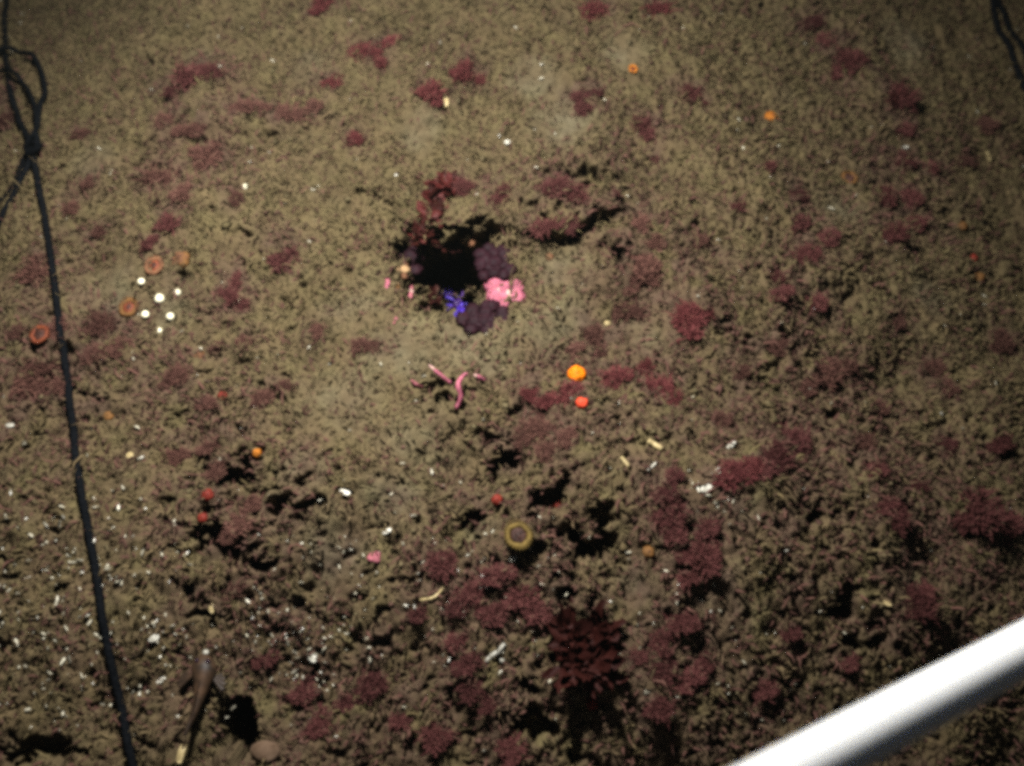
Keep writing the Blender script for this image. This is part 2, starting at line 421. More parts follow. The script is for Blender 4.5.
M['red'] = mottled('red', (0.075, 0.010, 0.006), (0.160, 0.020, 0.012), 120, 0.6, 0.3, 0.2, 0.1)
M['coral_red'] = mottled('coral_red', (0.50, 0.045, 0.018), (0.65, 0.08, 0.035), 120, 0.6, 0.3, 0.2, 0.1)
M['salmon'] = mottled('salmon', (0.070, 0.032, 0.017), (0.120, 0.056, 0.028), 150, 0.8, 0.2, 0.3)
M['pink'] = mottled('pink', (0.17, 0.042, 0.062), (0.33, 0.10, 0.135), 160, 0.6, 0.3, 0.25, 0.15)
M['pink_pale'] = mottled('pink_pale', (0.28, 0.16, 0.14), (0.40, 0.26, 0.22), 160, 0.6, 0.3, 0.2)
M['pink_dull'] = mottled('pink_dull', (0.17, 0.045, 0.055), (0.26, 0.085, 0.10), 160, 0.7, 0.3, 0.2)
M['beige'] = mottled('beige', (0.16, 0.09, 0.045), (0.28, 0.18, 0.09), 160, 0.8, 0.2, 0.3)
M['blue'] = mottled('blue_violet', (0.010, 0.004, 0.06), (0.05, 0.022, 0.32), 110, 0.35, 0.6, 0.2)
M['violet'] = mottled('violet', (0.010, 0.003, 0.03), (0.035, 0.010, 0.09), 110, 0.4, 0.5, 0.2)
M['fish'] = mottled('fish_skin', (0.009, 0.006, 0.004), (0.040, 0.022, 0.012), 90, 0.5, 0.35, 0.15)
M['fish_tail'] = mottled('fish_tail', (0.014, 0.009, 0.006), (0.045, 0.026, 0.015), 130, 0.5, 0.35, 0.1)
M['eye'] = mottled('eye', (0.006, 0.004, 0.008), (0.02, 0.008, 0.02), 100, 0.15, 0.6, 0)
M['pebble'] = mottled('pebble', (0.07, 0.042, 0.025), (0.13, 0.085, 0.055), 70, 0.8, 0.2, 0.4)
M['twig'] = mottled('twig', (0.012, 0.009, 0.006), (0.035, 0.024, 0.014), 200, 0.9, 0.1, 0.2)
# white plastic pipe with faint scuffs
pm, pt, pb = principled('white_plastic', 0.32, 0.5)
tc = pt.nodes.new('ShaderNodeTexCoord'); mpn = pt.nodes.new('ShaderNodeMapping'); mpn.inputs['Scale'].default_value = (60, 60, 8)
nz = pt.nodes.new('ShaderNodeTexNoise'); nz.inputs['Scale'].default_value = 2.0; nz.inputs['Detail'].default_value = 8
rp = pt.nodes.new('ShaderNodeValToRGB')
rp.color_ramp.elements[0].position = 0.30; rp.color_ramp.elements[0].color = (0.78, 0.80, 0.84, 1)
rp.color_ramp.elements[1].position = 0.42; rp.color_ramp.elements[1].color = (0.84, 0.87, 0.94, 1)
pt.links.new(tc.outputs['Object'], mpn.inputs['Vector']); pt.links.new(mpn.outputs['Vector'], nz.inputs['Vector'])
pt.links.new(nz.outputs['Fac'], rp.inputs['Fac']); pt.links.new(rp.outputs['Color'], pb.inputs['Base Color'])
pb.inputs['Subsurface Weight'].default_value = 0.6
pb.inputs['Subsurface Radius'].default_value = (0.016, 0.018, 0.024)
pb.inputs['Subsurface Scale'].default_value = 1.0
M['pipe'] = pm

# ------------------------------------------------------------------ building helpers
def tag(o, label=None, cat=None, group=None, kind=None):
    if label: o['label'] = label
    if cat: o['category'] = cat
    if group: o['group'] = group
    if kind: o['kind'] = kind
    return o

def link(name, me, mat, parent=None, loc=None, rot=None, scale=None):
    o = bpy.data.objects.new(name, me)
    COL.objects.link(o)
    if mat is not None and not me.materials: me.materials.append(M[mat] if isinstance(mat, str) else mat)
    if parent is not None: o.parent = parent
    if loc is not None: o.location = loc
    if rot is not None: o.rotation_euler = rot
    if scale is not None: o.scale = scale if hasattr(scale, '__len__') else (scale,) * 3
    return o

def empty(name, loc=(0, 0, 0), rot=(0, 0, 0)):
    o = bpy.data.objects.new(name, None)
    o.empty_display_size = 0.01
    COL.objects.link(o); o.location = loc; o.rotation_euler = rot
    return o

def mesh_np(name, V, F, smooth=True):
    """fast mesh from arrays; F is (n,3) or (n,4)"""
    V = np.asarray(V, np.float32); F = np.asarray(F, np.int32)
    me = bpy.data.meshes.new(name)
    k = F.shape[1]
    me.vertices.add(len(V)); me.vertices.foreach_set('co', V.ravel())
    me.loops.add(F.size); me.loops.foreach_set('vertex_index', F.ravel())
    me.polygons.add(len(F)); me.polygons.foreach_set('loop_start', np.arange(0, F.size, k, dtype=np.int32))
    me.polygons.foreach_set('loop_total', np.full(len(F), k, np.int32))
    me.update(calc_edges=True)
    me.polygons.foreach_set('use_smooth', np.full(len(F), smooth, bool))
    return me

def tint(me, C):
    a = me.color_attributes.new('tint', 'FLOAT_COLOR', 'POINT')
    a.data.foreach_set('color', np.concatenate([C, np.ones((len(C), 1))], 1).astype(np.float32).ravel())

def tube(path, radii, nseg=10, lobes=0, twist=0.0, depth=0.0, caps=True):
    """a swept tube along a list of points; optional rope lay"""
    P = np.asarray(path, float); n = len(P)
    radii = np.broadcast_to(np.asarray(radii, float), (n,))
    T = np.gradient(P, axis=0); T /= np.linalg.norm(T, axis=1)[:, None] + 1e-12
    ref = np.array([0.0, 0.0, 1.0])
    if abs(T[0] @ ref) > 0.9: ref = np.array([1.0, 0, 0])
    N = np.cross(T[0], ref); N /= np.linalg.norm(N)
    V = []; s = 0.0
    for i in range(n):
        N = N - T[i] * (N @ T[i]); N /= np.linalg.norm(N) + 1e-12
        B = np.cross(T[i], N)
        if i: s += np.linalg.norm(P[i] - P[i - 1])
        for k in range(nseg):
            a = 2 * math.pi * k / nseg
            r = radii[i] * (1 + (depth * math.cos(lobes * (a + twist * s)) if lobes else 0))
            V.append(P[i] + N * (r * math.cos(a)) + B * (r * math.sin(a)))
    F = []
    for i in range(n - 1):
        for k in range(nseg):
            a = i * nseg + k; b = i * nseg + (k + 1) % nseg
            F += [(a, b, b + nseg), (a, b + nseg, a + nseg)]
    if caps:
        V.append(P[0]); V.append(P[-1]); c0 = len(V) - 2; c1 = len(V) - 1
        for k in range(nseg):
            F.append((c0, (k + 1) % nseg, k)); F.append((c1, (n - 1) * nseg + k, (n - 1) * nseg + (k + 1) % nseg))
    return np.array(V), np.array(F)

def spline(pts, n):
    """Catmull-Rom through the points"""
    P = np.asarray(pts, float)
    P = np.vstack([2 * P[0] - P[1], P, 2 * P[-1] - P[-2]])
    out = []
    m = len(P) - 3
    for q in np.linspace(0, m - 1e-6, n):
        i = int(q); t = q - i
        a, b, c, d = P[i:i + 4]
        out.append(0.5 * (2 * b + (c - a) * t + (2 * a - 5 * b + 4 * c - d) * t * t + (3 * b - a - 3 * c + d) * t ** 3))
    return np.array(out)

def blob(rx, ry, rz, sub=3, amp=0.2, freq=2.0, seed=0, flat=None):
    """an irregular rounded lump"""
    bm = bmesh.new()
    bmesh.ops.create_icosphere(bm, subdivisions=sub, radius=1)
    V = np.array([v.co[:] for v in bm.verts])
    F = np.array([[v.index for v in f.verts] for f in bm.faces])
    bm.free()
    d = perlin(V[:, 0] * freq + seed * 3.1, V[:, 1] * freq + V[:, 2] * 1.7 * freq, seed + 100)
    d2 = perlin(V[:, 1] * freq * 2.3 + seed, V[:, 2] * freq * 2.3 + V[:, 0] * 2, seed + 200)
    V = V * (1 + amp * d + 0.5 * amp * d2)[:, None]
    V = V * np.array([rx, ry, rz])
    if flat is not None: V[:, 2] = np.maximum(V[:, 2], flat)
    return V, F

def merge(parts):
    VV, FF, o = [], [], 0
    for v, f in parts:
        VV.append(v); FF.append(np.asarray(f) + o); o += len(v)
    return np.vstack(VV), np.vstack(FF)

def at(px, py, lift=0.0):
    p, m = hit(px, py, hgt)
    return Vector((p[0], p[1], p[2] + lift)), m

def on(px, py, r=0.0, lift=0.0):
    """the ground point under a thing whose middle, lift above the ground, shows at the pixel"""
    p, m = hit(px, py, hgt)
    d = ray(px, py)
    for _ in range(4):
        z = smooth_top(p[0], p[1], r) if r else float(hgt(p[0], p[1]))
        p = CAM + d * ((z + lift - CAM[2]) / d[2])
    m = (p - CAM)[1] / d[1] * HALF / 512
    return Vector((p[0], p[1], z)), m

# ------------------------------------------------------------------ seabed
ny, nx = GX.shape
idx = np.arange(nx * ny).reshape(ny, nx)
quads = np.stack([idx[:-1, :-1], idx[:-1, 1:], idx[1:, 1:], idx[1:, :-1]], -1).reshape(-1, 4)
edge = (GX > -1.0) & (GX < 1.24) & (GY > -0.52) & (GY < 1.02)
V = np.stack([GX + SX * edge, GY + SY * edge, H], -1).reshape(-1, 3)
V_SEABED = V
me = mesh_np('seabed', V, quads)
tint(me, colr.reshape(-1, 3))
seabed = link('seabed', me, 'silt')
tag(seabed, 'olive brown silty seabed with broken turf', None, None, 'structure')

# ------------------------------------------------------------------ silted turf: crumbs and short filaments
def ico_base():
    bm = bmesh.new(); bmesh.ops.create_icosphere(bm, subdivisions=1, radius=1)
    v = np.array([q.co[:] for q in bm.verts]); f = np.array([[q.index for q in g.verts] for g in bm.faces]); bm.free()
    return v, f
IV, IF = ico_base()

def field(A, x, y):
    i = np.clip(np.searchsorted(xs, x) - 1, 0, len(xs) - 2); j = np.clip(np.searchsorted(ys, y) - 1, 0, len(ys) - 2)
    return A[j, i]

def scatter(n, seed):
    g = np.random.default_rng(seed)
    n = int(n * 1.42)
    x = g.uniform(-0.98, 1.22, n); y = g.uniform(-0.50, 1.00, n)
    # keep to the part of the bottom in and around the picture
    hw = 0.52 + (y + 0.42) * 0.34
    keep = (x > -hw - .04) & (x < hw * 1.22 + .05)
    clump = perlin(x * 22, y * 22, 61) + 0.6 * perlin(x * 55, y * 55, 62)
    dens = 0.62 + 0.50 * clump + 0.25 * field(rough, x, y) - 0.40 * field(bare, x, y)
    keep &= g.uniform(0, 1, n) < np.clip(dens, 0.04, 1)
    return x[keep], y[keep], g

OV = np.array([(1, 0, 0), (-1, 0, 0), (0, 1, 0), (0, -1, 0), (0, 0, 1), (0, 0, -1)], float)
OF = np.array([(0, 2, 4), (2, 1, 4), (1, 3, 4), (3, 0, 4), (2, 0, 5), (1, 2, 5), (3, 1, 5), (0, 3, 5)])
TINTS = np.array([(0.072, 0.059, 0.029), (0.064, 0.045, 0.023), (0.092, 0.079, 0.043), (0.052, 0.041, 0.020), (0.072, 0.053, 0.026)])
x, y, g = scatter(235000, 5)
n = len(x)
z = field(H, x, y)
sz = g.gamma(3.2, 0.00026, n) + 0.0005
S = np.stack([sz * g.uniform(.7, 1.8, n), sz * g.uniform(.6, 1.4, n), sz * g.uniform(.35, 1.0, n)], -1)
ang = g.uniform(0, 2 * math.pi, n)
J = 1 + g.normal(0, 0.42, (n, 6))
P = OV[None] * J[..., None] * S[:, None, :] + g.normal(0, .30, (n, 6, 3)) * sz[:, None, None]
tl = g.normal(0, .5, n)[:, None]
P = np.stack([P[..., 0] * np.cos(tl) - P[..., 2] * np.sin(tl), P[..., 1], P[..., 0] * np.sin(tl) + P[..., 2] * np.cos(tl)], -1)
ca, sa = np.cos(ang)[:, None], np.sin(ang)[:, None]
Q = np.stack([P[..., 0] * ca - P[..., 1] * sa, P[..., 0] * sa + P[..., 1] * ca, P[..., 2]], -1)
Q += np.stack([x + field(SX, x, y), y + field(SY, x, y), z + g.uniform(-.2, .7, n) * sz], -1)[:, None, :]
FF = (OF[None] + (np.arange(n) * 6)[:, None, None]).reshape(-1, 3)
base = 0.65 * field(colr, x, y) + 0.35 * TINTS[g.integers(0, 5, n)]
base = base * g.uniform(0.78, 1.22, (n, 1))
t = g.uniform(0, 1, n)
pm_ = 0.04 + 0.62 * field(mauve, x, y)
base[t < pm_] = np.array([0.055, 0.030, 0.022]) * g.uniform(.6, 1.4, (int((t < pm_).sum()), 1))
dk = (t > 0.97)
base[dk] = np.array([0.030, 0.021, 0.012]) * g.uniform(.5, 1.3, (int(dk.sum()), 1))
me = mesh_np('turf_crumbs', Q.reshape(-1, 3), FF, smooth=True)
tint(me, np.repeat(base, 6, 0))
print('crumbs', n)
tag(link('silted_turf', me, 'floc'), 'crumbly olive brown silted turf covering the seabed', 'turf', None, 'stuff')

# short filaments: a bent three-sided sliver each
x, y, g = scatter(80000, 8)
n = len(x)
z = field(H, x, y)
L = g.gamma(4.0, 0.0018, n) + 0.003
az = g.uniform(0, 2 * math.pi, n); el = g.uniform(0.0, 1.1, n)
w = g.uniform(0.0005, 0.0013, n)
d = np.stack([np.cos(az) * np.cos(el), np.sin(az) * np.cos(el), np.sin(el)], -1)
side = np.stack([-np.sin(az), np.cos(az), np.zeros(n)], -1)
b0 = np.stack([x + field(SX, x, y), y + field(SY, x, y), z], -1)
mid = b0 + d * (L * .55)[:, None] + np.array([0, 0, 1.0]) * (0.12 * L)[:, None]
tip = b0 + d * L[:, None] + side * (g.normal(0, .25, n) * L)[:, None]
VV = np.stack([b0 - side * w[:, None], b0 + side * w[:, None], mid - side * w[:, None], mid + side * w[:, None] + np.array([0, 0, .0006]), tip], 1)
fq = np.array([[0, 1, 3], [0, 3, 2], [2, 3, 4]])
FF = (fq[None] + (np.arange(n) * 5)[:, None, None]).reshape(-1, 3)
base = field(colr, x, y) * g.uniform(0.5, 1.3, (n, 1))
t = g.uniform(0, 1, n)
pm_ = 0.12 + 0.5 * field(mauve, x, y)
base[t < pm_] = np.array([0.060, 0.029, 0.022]) * g.uniform(.6, 1.4, (int((t < pm_).sum()), 1))
me = mesh_np('turf_filaments', VV.reshape(-1, 3), FF, smooth=True)
tint(me, np.repeat(base, 5, 0))
tag(link('turf_filaments', me, 'floc'), 'fine brown and mauve filaments standing in the silted turf', 'turf', None, 'stuff')

# shell grit: bright specks too many to count, thickest low on the left
gx, gy, gs = [], [], []
g = np.random.default_rng(19)
def grit(px, py, sx, sy, k, s0, s1):
    for _ in range(k):
        a, b = g.normal(px, sx), g.normal(py, sy)
        if -20 < a < 1040 and -10 < b < 776:
            gx.append(a); gy.append(b); gs.append(g.uniform(s0, s1))
grit(70, 620, 70, 70, 150, .5, 1.5); grit(310, 650, 40, 30, 90, .5, 1.4); grit(60, 570, 50, 30, 50, .6, 1.7)
grit(500, 600, 60, 40, 40, .5, 1.4); grit(160, 650, 60, 60, 45, .5, 1.6); grit(360, 570, 70, 40, 50, .5, 1.1)
grit(715, 495, 22, 12, 30, .5, 1.4); grit(700, 640, 90, 70, 40, .5, 1.2)
for _ in range(260):
    gx.append(g.uniform(0, 1024)); gy.append(g.uniform(0, 766)); gs.append(g.uniform(.45, 1.15))
parts = []
for a, b, s in zip(gx, gy, gs):
    p, m = hit(a, b, hgt)
    r = s * m * 1.35
    v = IV * (1 + g.normal(0, .25, (12, 1))) * np.array([r * g.uniform(.8, 2.6), r * .65, r * .55])
    q = g.uniform(0, 6.28)
    v = np.stack([v[:, 0] * math.cos(q) - v[:, 1] * math.sin(q), v[:, 0] * math.sin(q) + v[:, 1] * math.cos(q), v[:, 2]], -1)
    parts.append((v + p + np.array([0, 0, 0.003]), IF))
v, f = merge(parts)
gm = mesh_np('shell_grit', v, f, smooth=False)
gc = np.repeat(np.array([[.30, .275, .205]]) * g.uniform(.35, 1.4, (len(parts), 1)), 12, 0)
tint(gm, np.clip(gc, 0, .85))
M['grit'] = attr_material('grit', 0.35, 0.5, 300.0, 0.1)
tag(link('shell_grit', gm, 'grit'), 'tiny pale shell specks sprinkled over the silt', 'shell grit', None, 'stuff')
# ------------------------------------------------------------------ filamentous algae tufts
def tuft_mesh(name, seed, n=240, wid=0.034):
    g = np.random.default_rng(seed)
    parts_v, parts_f, o = [], [], 0
    def ribbon(a, b, c, w):
        nonlocal o
        dd = c - a; s = np.cross(dd, [0.3, 0.2, 1.0]); s /= np.linalg.norm(s) + 1e-9
        parts_v.append(np.array([a - s * w, a + s * w, b - s * w * .9, b + s * w * .9, c - s * w * .3, c + s * w * .3]))
        parts_f.append(np.array([[0, 1, 3], [0, 3, 2], [2, 3, 5], [2, 5, 4]]) + o); o += 6
    lobes = [(g.uniform(-.5, .5), g.uniform(-.5, .5), g.uniform(.45, .8)) for _ in range(5)]
    for i in range(n):
        lx, ly, lr = lobes[i % 5]
        az = g.uniform(0, 6.283); rr = math.sqrt(g.uniform()) 
        el = math.acos(min(1, rr * 1.0)) 
        a = np.array([lx * .8 + g.normal(0, .08), ly * .8 + g.normal(0, .08), -0.12])
        ln = lr * g.uniform(.6, 1.1)
        dr = np.array([math.cos(az) * math.cos(el), math.sin(az) * math.cos(el), math.sin(el) * .75])
        c = a + dr * ln + np.array([0, 0, .05])
        b = (a + c) / 2 + np.array([0, 0, .10]) + g.normal(0, .05, 3)
        ribbon(a, b, c, wid * g.uniform(.6, 1.2))
        for k in range(3):                     # side branchlets
            t = g.uniform(.35, 1.0)
            p = a + (c - a) * t + np.array([0, 0, .10 * (1 - abs(2 * t - 1))])
            q = p + (dr * .5 + g.normal(0, .6, 3)) * ln * .24
            ribbon(p, (p + q) / 2 + g.normal(0, .01, 3), q, wid * .7)
    return mesh_np(name, np.vstack(parts_v), np.vstack(parts_f))

TM = {}
def tuft_variant(mat, k):
    if (mat, k) not in TM:
        me = tuft_mesh('algae_tuft_' + mat, 300 + k)
        me.materials.append(M[mat]); TM[(mat, k)] = me
    return TM[(mat, k)]

TUFT_GROUP = 'red algae tufts growing on the seabed'
LAND = {'the rope knot': (36, 152), 'the white ball cluster': (160, 306), 'the rusty ring anemone': (153, 262), 'the orange ring anemone': (127, 304),
 'the salmon growth with a hollow': (181, 262), 'the crevice': (448, 262), 'the pink coral': (503, 290), 'the pink fingers': (455, 386),
 'the orange ball': (577, 373), 'the scarlet knob': (582, 402), 'the ochre ring anemone': (519, 532), 'the little red sprig': (472, 521),
 'the fish': (205, 690), 'the burrow': (236, 735), 'the large maroon seaweed': (582, 660), 'the crimson seaweed': (440, 190),
 'the two cream rods': (640, 453), 'the white pipe': (880, 700), 'the orange open cup': (850, 175), 'the orange lump': (772, 115),
 'the tiny orange cup': (633, 67), 'the shadow strands': (1005, 50), 'the ledge end': (612, 215), 'the twin red knobs': (205, 505),
 'the yellow orange knob': (257, 453), 'the magenta growth': (375, 557), 'the white worm tube': (495, 653), 'the chalky shell': (706, 488),
 'the dim red knob': (974, 257), 'the cream shell fragment': (446, 103), 'the flat white chip': (395, 174), 'the round white chip': (507, 142),
 'the lone white ball': (245, 186), 'the brown orange knob': (649, 551), 'the dull cream chip': (887, 603), 'the upright cream sliver': (988, 157),
 'the lower salmon growth': (199, 358), 'the faint orange knob': (108, 415), 'the dark leafy sprig': (855, 62), 'the curved cream tube': (432, 597),
 'the white chip on grey silt': (345, 492), 'the tiny red knob': (222, 395), 'the dull red knob': (592, 703), 'the grey shell sliver': (731, 445),
 'the shell by the rope': (154, 638), 'the densest grit': (313, 658)}
HUE = {'mauve': 'mauve', 'rose': 'rosy', 'dusty': 'brownish'}
used = set()
def tuft_label(px, py, w, h, mat):
    size = 'tiny' if w < 15 else 'small' if w < 21 else 'bushy' if w < 30 else 'broad'
    if h > w * 1.25: size = 'upright'
    near = sorted(LAND, key=lambda k: math.hypot(LAND[k][0] - px, LAND[k][1] - py))
    best = None
    for X in near[:6]:
        ax, ay = px - LAND[X][0], py - LAND[X][1]; da = math.hypot(ax, ay) + 1e-6
        for Y in near[:22]:
            if Y == X: continue
            bx, by = LAND[Y][0] - px, LAND[Y][1] - py; db = math.hypot(bx, by) + 1e-6
            cs = (ax * bx + ay * by) / da / db
            if cs < 0.15: continue
            lb = '%s %s algae tuft near %s, towards %s' % (size, HUE[mat], X, Y)
            if lb in used or len(lb.split()) > 16: continue
            cost = da + 0.5 * db + 220 * (1 - cs)
            if best is None or cost < best[0]: best = (cost, lb)
    lb = best[1] if best else '%s %s algae tuft near %s' % (size, HUE[mat], near[0])
    used.add(lb)
    return lb
count = 0
for _, mat, spots in TUFTS:
    for (px, py, w, h) in spots:
        me = tuft_variant(mat, count % 7)
        p, m = on(px, py, .006, h * .0002)
        s = w * m * 0.74
        sy = max(0.55, min(1.5, h / w))
        p.z = min(p.z, float(macro(p.x, p.y)) + 0.03)
        o = link('red_algae_tuft', me, None, None, (p.x, p.y, p.z - 0.001), (0, 0, random.uniform(-.5, .5) + (math.pi if count % 2 else 0)),
                 (s, s * (0.55 + 0.45 * sy), s * (0.35 + 0.45 * sy)))
        tag(o, tuft_label(px, py, w, h, mat), 'algae', TUFT_GROUP)
        count += 1

# ------------------------------------------------------------------ leafy seaweeds: every blade a part
def blade_mesh(name, seed, ln=1.0, wd=0.42):
    g = np.random.default_rng(seed)
    nl, nw = 7, 4
    V = []
    for i in range(nl + 1):
        t = i / nl
        w = wd * (math.sin(math.pi * min(1, t * .86 + .10)) ** 0.8) * (1 + g.normal(0, .12))
        for k in range(nw + 1):
            u = k / nw * 2 - 1
            V.append((u * w / 2 + .05 * math.sin(5 * t + seed), t * ln, 0.06 * math.sin(7 * t + 2 * u + seed) + 0.10 * t * t + .05 * abs(u) + g.normal(0, .008)))
    F = []
    for i in range(nl):
        for k in range(nw):
            a = i * (nw + 1) + k; F.append((a, a + 1, a + nw + 2, a + nw + 1))
    return mesh_np(name, V, F)
BL = {}
def blade(mat, k):
    if (mat, k) not in BL:
        me = blade_mesh('blade_' + mat, 70 + k, 1.0, 0.34 + 0.05 * (k % 4)); me.materials.append(M[mat]); BL[(mat, k)] = me
    return BL[(mat, k)]

def seaweed(px, py, rad_px, n, mats, label, squash=1.0, seed=1, lift=0.35, group=None):
    g = random.Random(seed)
    p, m = (cast(px, py) if 395 < px < 515 and 165 < py < 335 else at(px, py))
    root = empty('leafy_seaweed', (p.x, p.y, p.z))
    r = rad_px * m
    v, f = blob(r * .25, r * .25, r * .22, 2, .3, 2, seed)
    link('holdfast', mesh_np('holdfast', v, f), mats[0], root)
    for i in range(n):
        az = g.uniform(0, 2 * math.pi); el = g.uniform(.0, .85)
        s = r * g.uniform(.40, .85)
        o = link('frond', blade(mats[i % len(mats)], i % 6), None, root,
                 (g.uniform(-.42, .42) * r, g.uniform(-.42, .42) * r * squash, r * g.uniform(.02, lift * .6)), (el, g.uniform(-.5, .5), az), (s, s, s))
    return tag(root, label, 'seaweed', group)
seaweed(582, 655, 42, 120, ['maroon'], 'large dark maroon leafy seaweed clump on dim turf', 1.3, 3)
seaweed(443, 190, 25, 48, ['crimson', 'crimson', 'maroon'], 'compact dark crimson leafy seaweed over the mouth of the crevice', 1.0, 5)
seaweed(434, 216, 24, 26, ['maroon', 'crimson'], 'blackish leafy seaweed hanging at the crevice mouth', 1.0, 9)
seaweed(472, 521, 13, 14, ['crimson', 'maroon'], 'little red leafy sprig beside the ochre ring anemone', 1.0, 6)
seaweed(855, 62, 15, 12, ['maroon'], 'dark leafy sprig among mauve tufts on the shaded rise', 1.0, 8)
seaweed(893, 98, 16, 10, ['maroon', 'crimson'], 'brown red drooping leaf clump on the shaded rise', 1.0, 12)

# ------------------------------------------------------------------ growths in and round the crevice
def lump(name, px, py, w, h, mat, label, cat, lobes=6, seed=0, zs=0.6, sink=0.2, knob=None, group=None, z=None, rs=1.0):
    p, m = (cast(px, py) if 395 < px < 515 and 165 < py < 335 else at(px, py))
    g = random.Random(seed + 900)
    root = empty(name, (p.x, p.y, p.z))
    rw, rh = w * m / 2, h * m / 2 * 1.15
    for i in range(lobes):
        a = 2 * math.pi * i / lobes + g.uniform(-.3, .3); q = 0.0 if i == 0 else g.uniform(.35, .68) if rs == 1 else g.uniform(.2, .95)
        r = min(rw, rh) * g.uniform(.42, .62) * (1.2 if i == 0 else 1) * rs
        v, f = blob(r * g.uniform(.85, 1.2), r * g.uniform(.85, 1.2), r * zs * g.uniform(.8, 1.2), 3, .32, 2.4, seed * 17 + i)
        mt = mat if not isinstance(mat, (list, tuple)) else mat[i % len(mat)]
        link('lobe', mesh_np('lobe', v, f), mt, root, (rw * q * math.cos(a), rh * q * math.sin(a), r * zs * (.5 - sink)))
    return tag(root, label, cat, group)
edge_z = float(macro(*at(500, 300)[0][:2])) + 0.006
lump('pink_coral', 503, 290, 34, 34, ['pink', 'pink', 'pink', 'pink', 'pink', 'pink_pale'], 'bright pink knobbly coral on the rim of the crevice', 'coral', 20, 1, .6, rs=.78)
lump('purple_crust', 495, 264, 38, 38, 'crust', 'dark purple rounded crust above the pink coral', 'crust', 20, 2, .6, rs=.72)
lump('purple_crust', 486, 320, 50, 32, 'crust', 'dark purple lumpy crust below the pink coral', 'crust', 22, 3, .6, rs=.72)
lump('purple_crust', 411, 257, 34, 34, 'crust', 'blackish purple crust on the rope side of the crevice', 'crust', 16, 4, .6, rs=.7)
lump('beige_crust', 471, 238, 16, 26, ['salmon', 'beige'], 'salmon nub hanging inside the crevice top', 'crust', 5, 5, .6)
lump('beige_crust', 404, 270, 14, 22, ['beige', 'salmon'], 'pale tan crust at the crevice side', 'crust', 4, 6, .5)
lump('pink_crust', 410, 292, 16, 20, ['pink_pale', 'pink_dull'], 'pale pink crust just beside the crevice', 'crust', 4, 7, .5)
lump('pink_crust', 388, 284, 9, 18, ['pink', 'pink_dull'], 'small pink crust set apart from the crevice edge', 'crust', 3, 8, .5)
lump('beige_crust', 397, 287, 9, 14, ['orange_dull', 'beige'], 'ochre knob between two pink crusts', 'crust', 3, 9, .5)
def spidery(px, py, rad, n, mats, label, seed):
    g = random.Random(seed)
    p, m = cast(px, py)
    root = empty('spidery_growth', (p.x, p.y, p.z))
    v, f = blob(rad * m * .28, rad * m * .28, rad * m * .16, 2, .3, 2.2, seed); link('centre', mesh_np('centre', v, f), mats[0], root, (0, 0, .003))
    for i in range(n):
        a = 2 * math.pi * i / n + g.uniform(-.3, .3); L_ = rad * m * g.uniform(.7, 1.25)
        pts = [(0, 0, .003)]
        for k in (1, 2, 3):
            a += g.uniform(-.5, .5)
            pts.append((pts[-1][0] + math.cos(a) * L_ / 3, pts[-1][1] + math.sin(a) * L_ / 3, .003 + g.uniform(.0, .006)))
        v, f = tube(spline(pts, 12), np.linspace(2.4, 1.0, 12) * m * (1 + .25 * np.sin(np.arange(12) * 2)), 7)
        link('arm', mesh_np('arm', v, f), mats[i % len(mats)], root)
    return tag(root, label, 'growth')
spidery(441, 291, 17, 8, ['violet', 'violet', 'crust'], 'dark violet spidery growth on the crevice slope', 3)
spidery(448, 299, 13, 12, ['blue', 'violet'], 'blue violet spidery growth behind the vivid one in the crevice', 6)
spidery(459, 309, 15, 14, ['violet', 'blue', 'violet'], 'vivid blue spidery growth low in the crevice', 4)
lump('violet_sponge', 463, 315, 16, 14, ['blue'], 'small bright blue knob at the crevice lip', 'sponge', 4, 12, .6, z=-.006)
lump('violet_sponge', 470, 300, 9, 9, ['violet'], 'small purple knob next to the blue lumps', 'sponge', 3, 13, .6, z=-.01)
lump('salmon_growth', 181, 260, 24, 18, ['salmon', 'orange_dull'], 'salmon growth with a black hollow under it near white balls', 'growth', 6, 14, .7)
lump('salmon_growth', 199, 358, 16, 16, ['salmon', 'orange_dull'], 'salmon growth on turf below the white balls', 'growth', 5, 15, .8)
lump('salmon_growth', 549, 258, 11, 10, 'salmon', 'small brownish knob on clean silt under the ledge', 'growth', 3, 16, .6)
lump('pink_growth', 375, 557, 18, 12, 'pink_dull', 'small magenta growth on grey silt', 'growth', 6, 17, .4)
lump('pink_growth', 597, 357, 10, 16, 'pink_dull', 'dull pink smear of growth above the orange ball', 'growth', 4, 18, .4)
lump('pink_growth', 396, 318, 8, 18, 'pink_dull', 'faint pink streak of growth below the crevice', 'growth', 4, 19, .3)
lump('purple_crust', 463, 277, 14, 30, 'crust', 'dark crust hanging on the inner wall of the crevice', 'crust', 5, 20, .5)
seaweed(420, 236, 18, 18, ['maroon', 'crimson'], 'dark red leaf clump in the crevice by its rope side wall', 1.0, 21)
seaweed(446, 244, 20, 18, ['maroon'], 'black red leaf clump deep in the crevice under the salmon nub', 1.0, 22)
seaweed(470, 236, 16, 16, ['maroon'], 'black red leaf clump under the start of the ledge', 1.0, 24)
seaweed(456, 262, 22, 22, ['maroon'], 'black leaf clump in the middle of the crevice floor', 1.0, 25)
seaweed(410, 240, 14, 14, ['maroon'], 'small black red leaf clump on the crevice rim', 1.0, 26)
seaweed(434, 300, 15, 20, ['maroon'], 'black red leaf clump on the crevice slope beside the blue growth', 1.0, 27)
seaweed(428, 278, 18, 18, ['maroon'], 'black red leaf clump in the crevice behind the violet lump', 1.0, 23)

# ------------------------------------------------------------------ round animals
def dome(r, h, seed=0, amp=.06):
    v, f = blob(r, r, h, 3, amp, 2.0, seed)
    return v, f

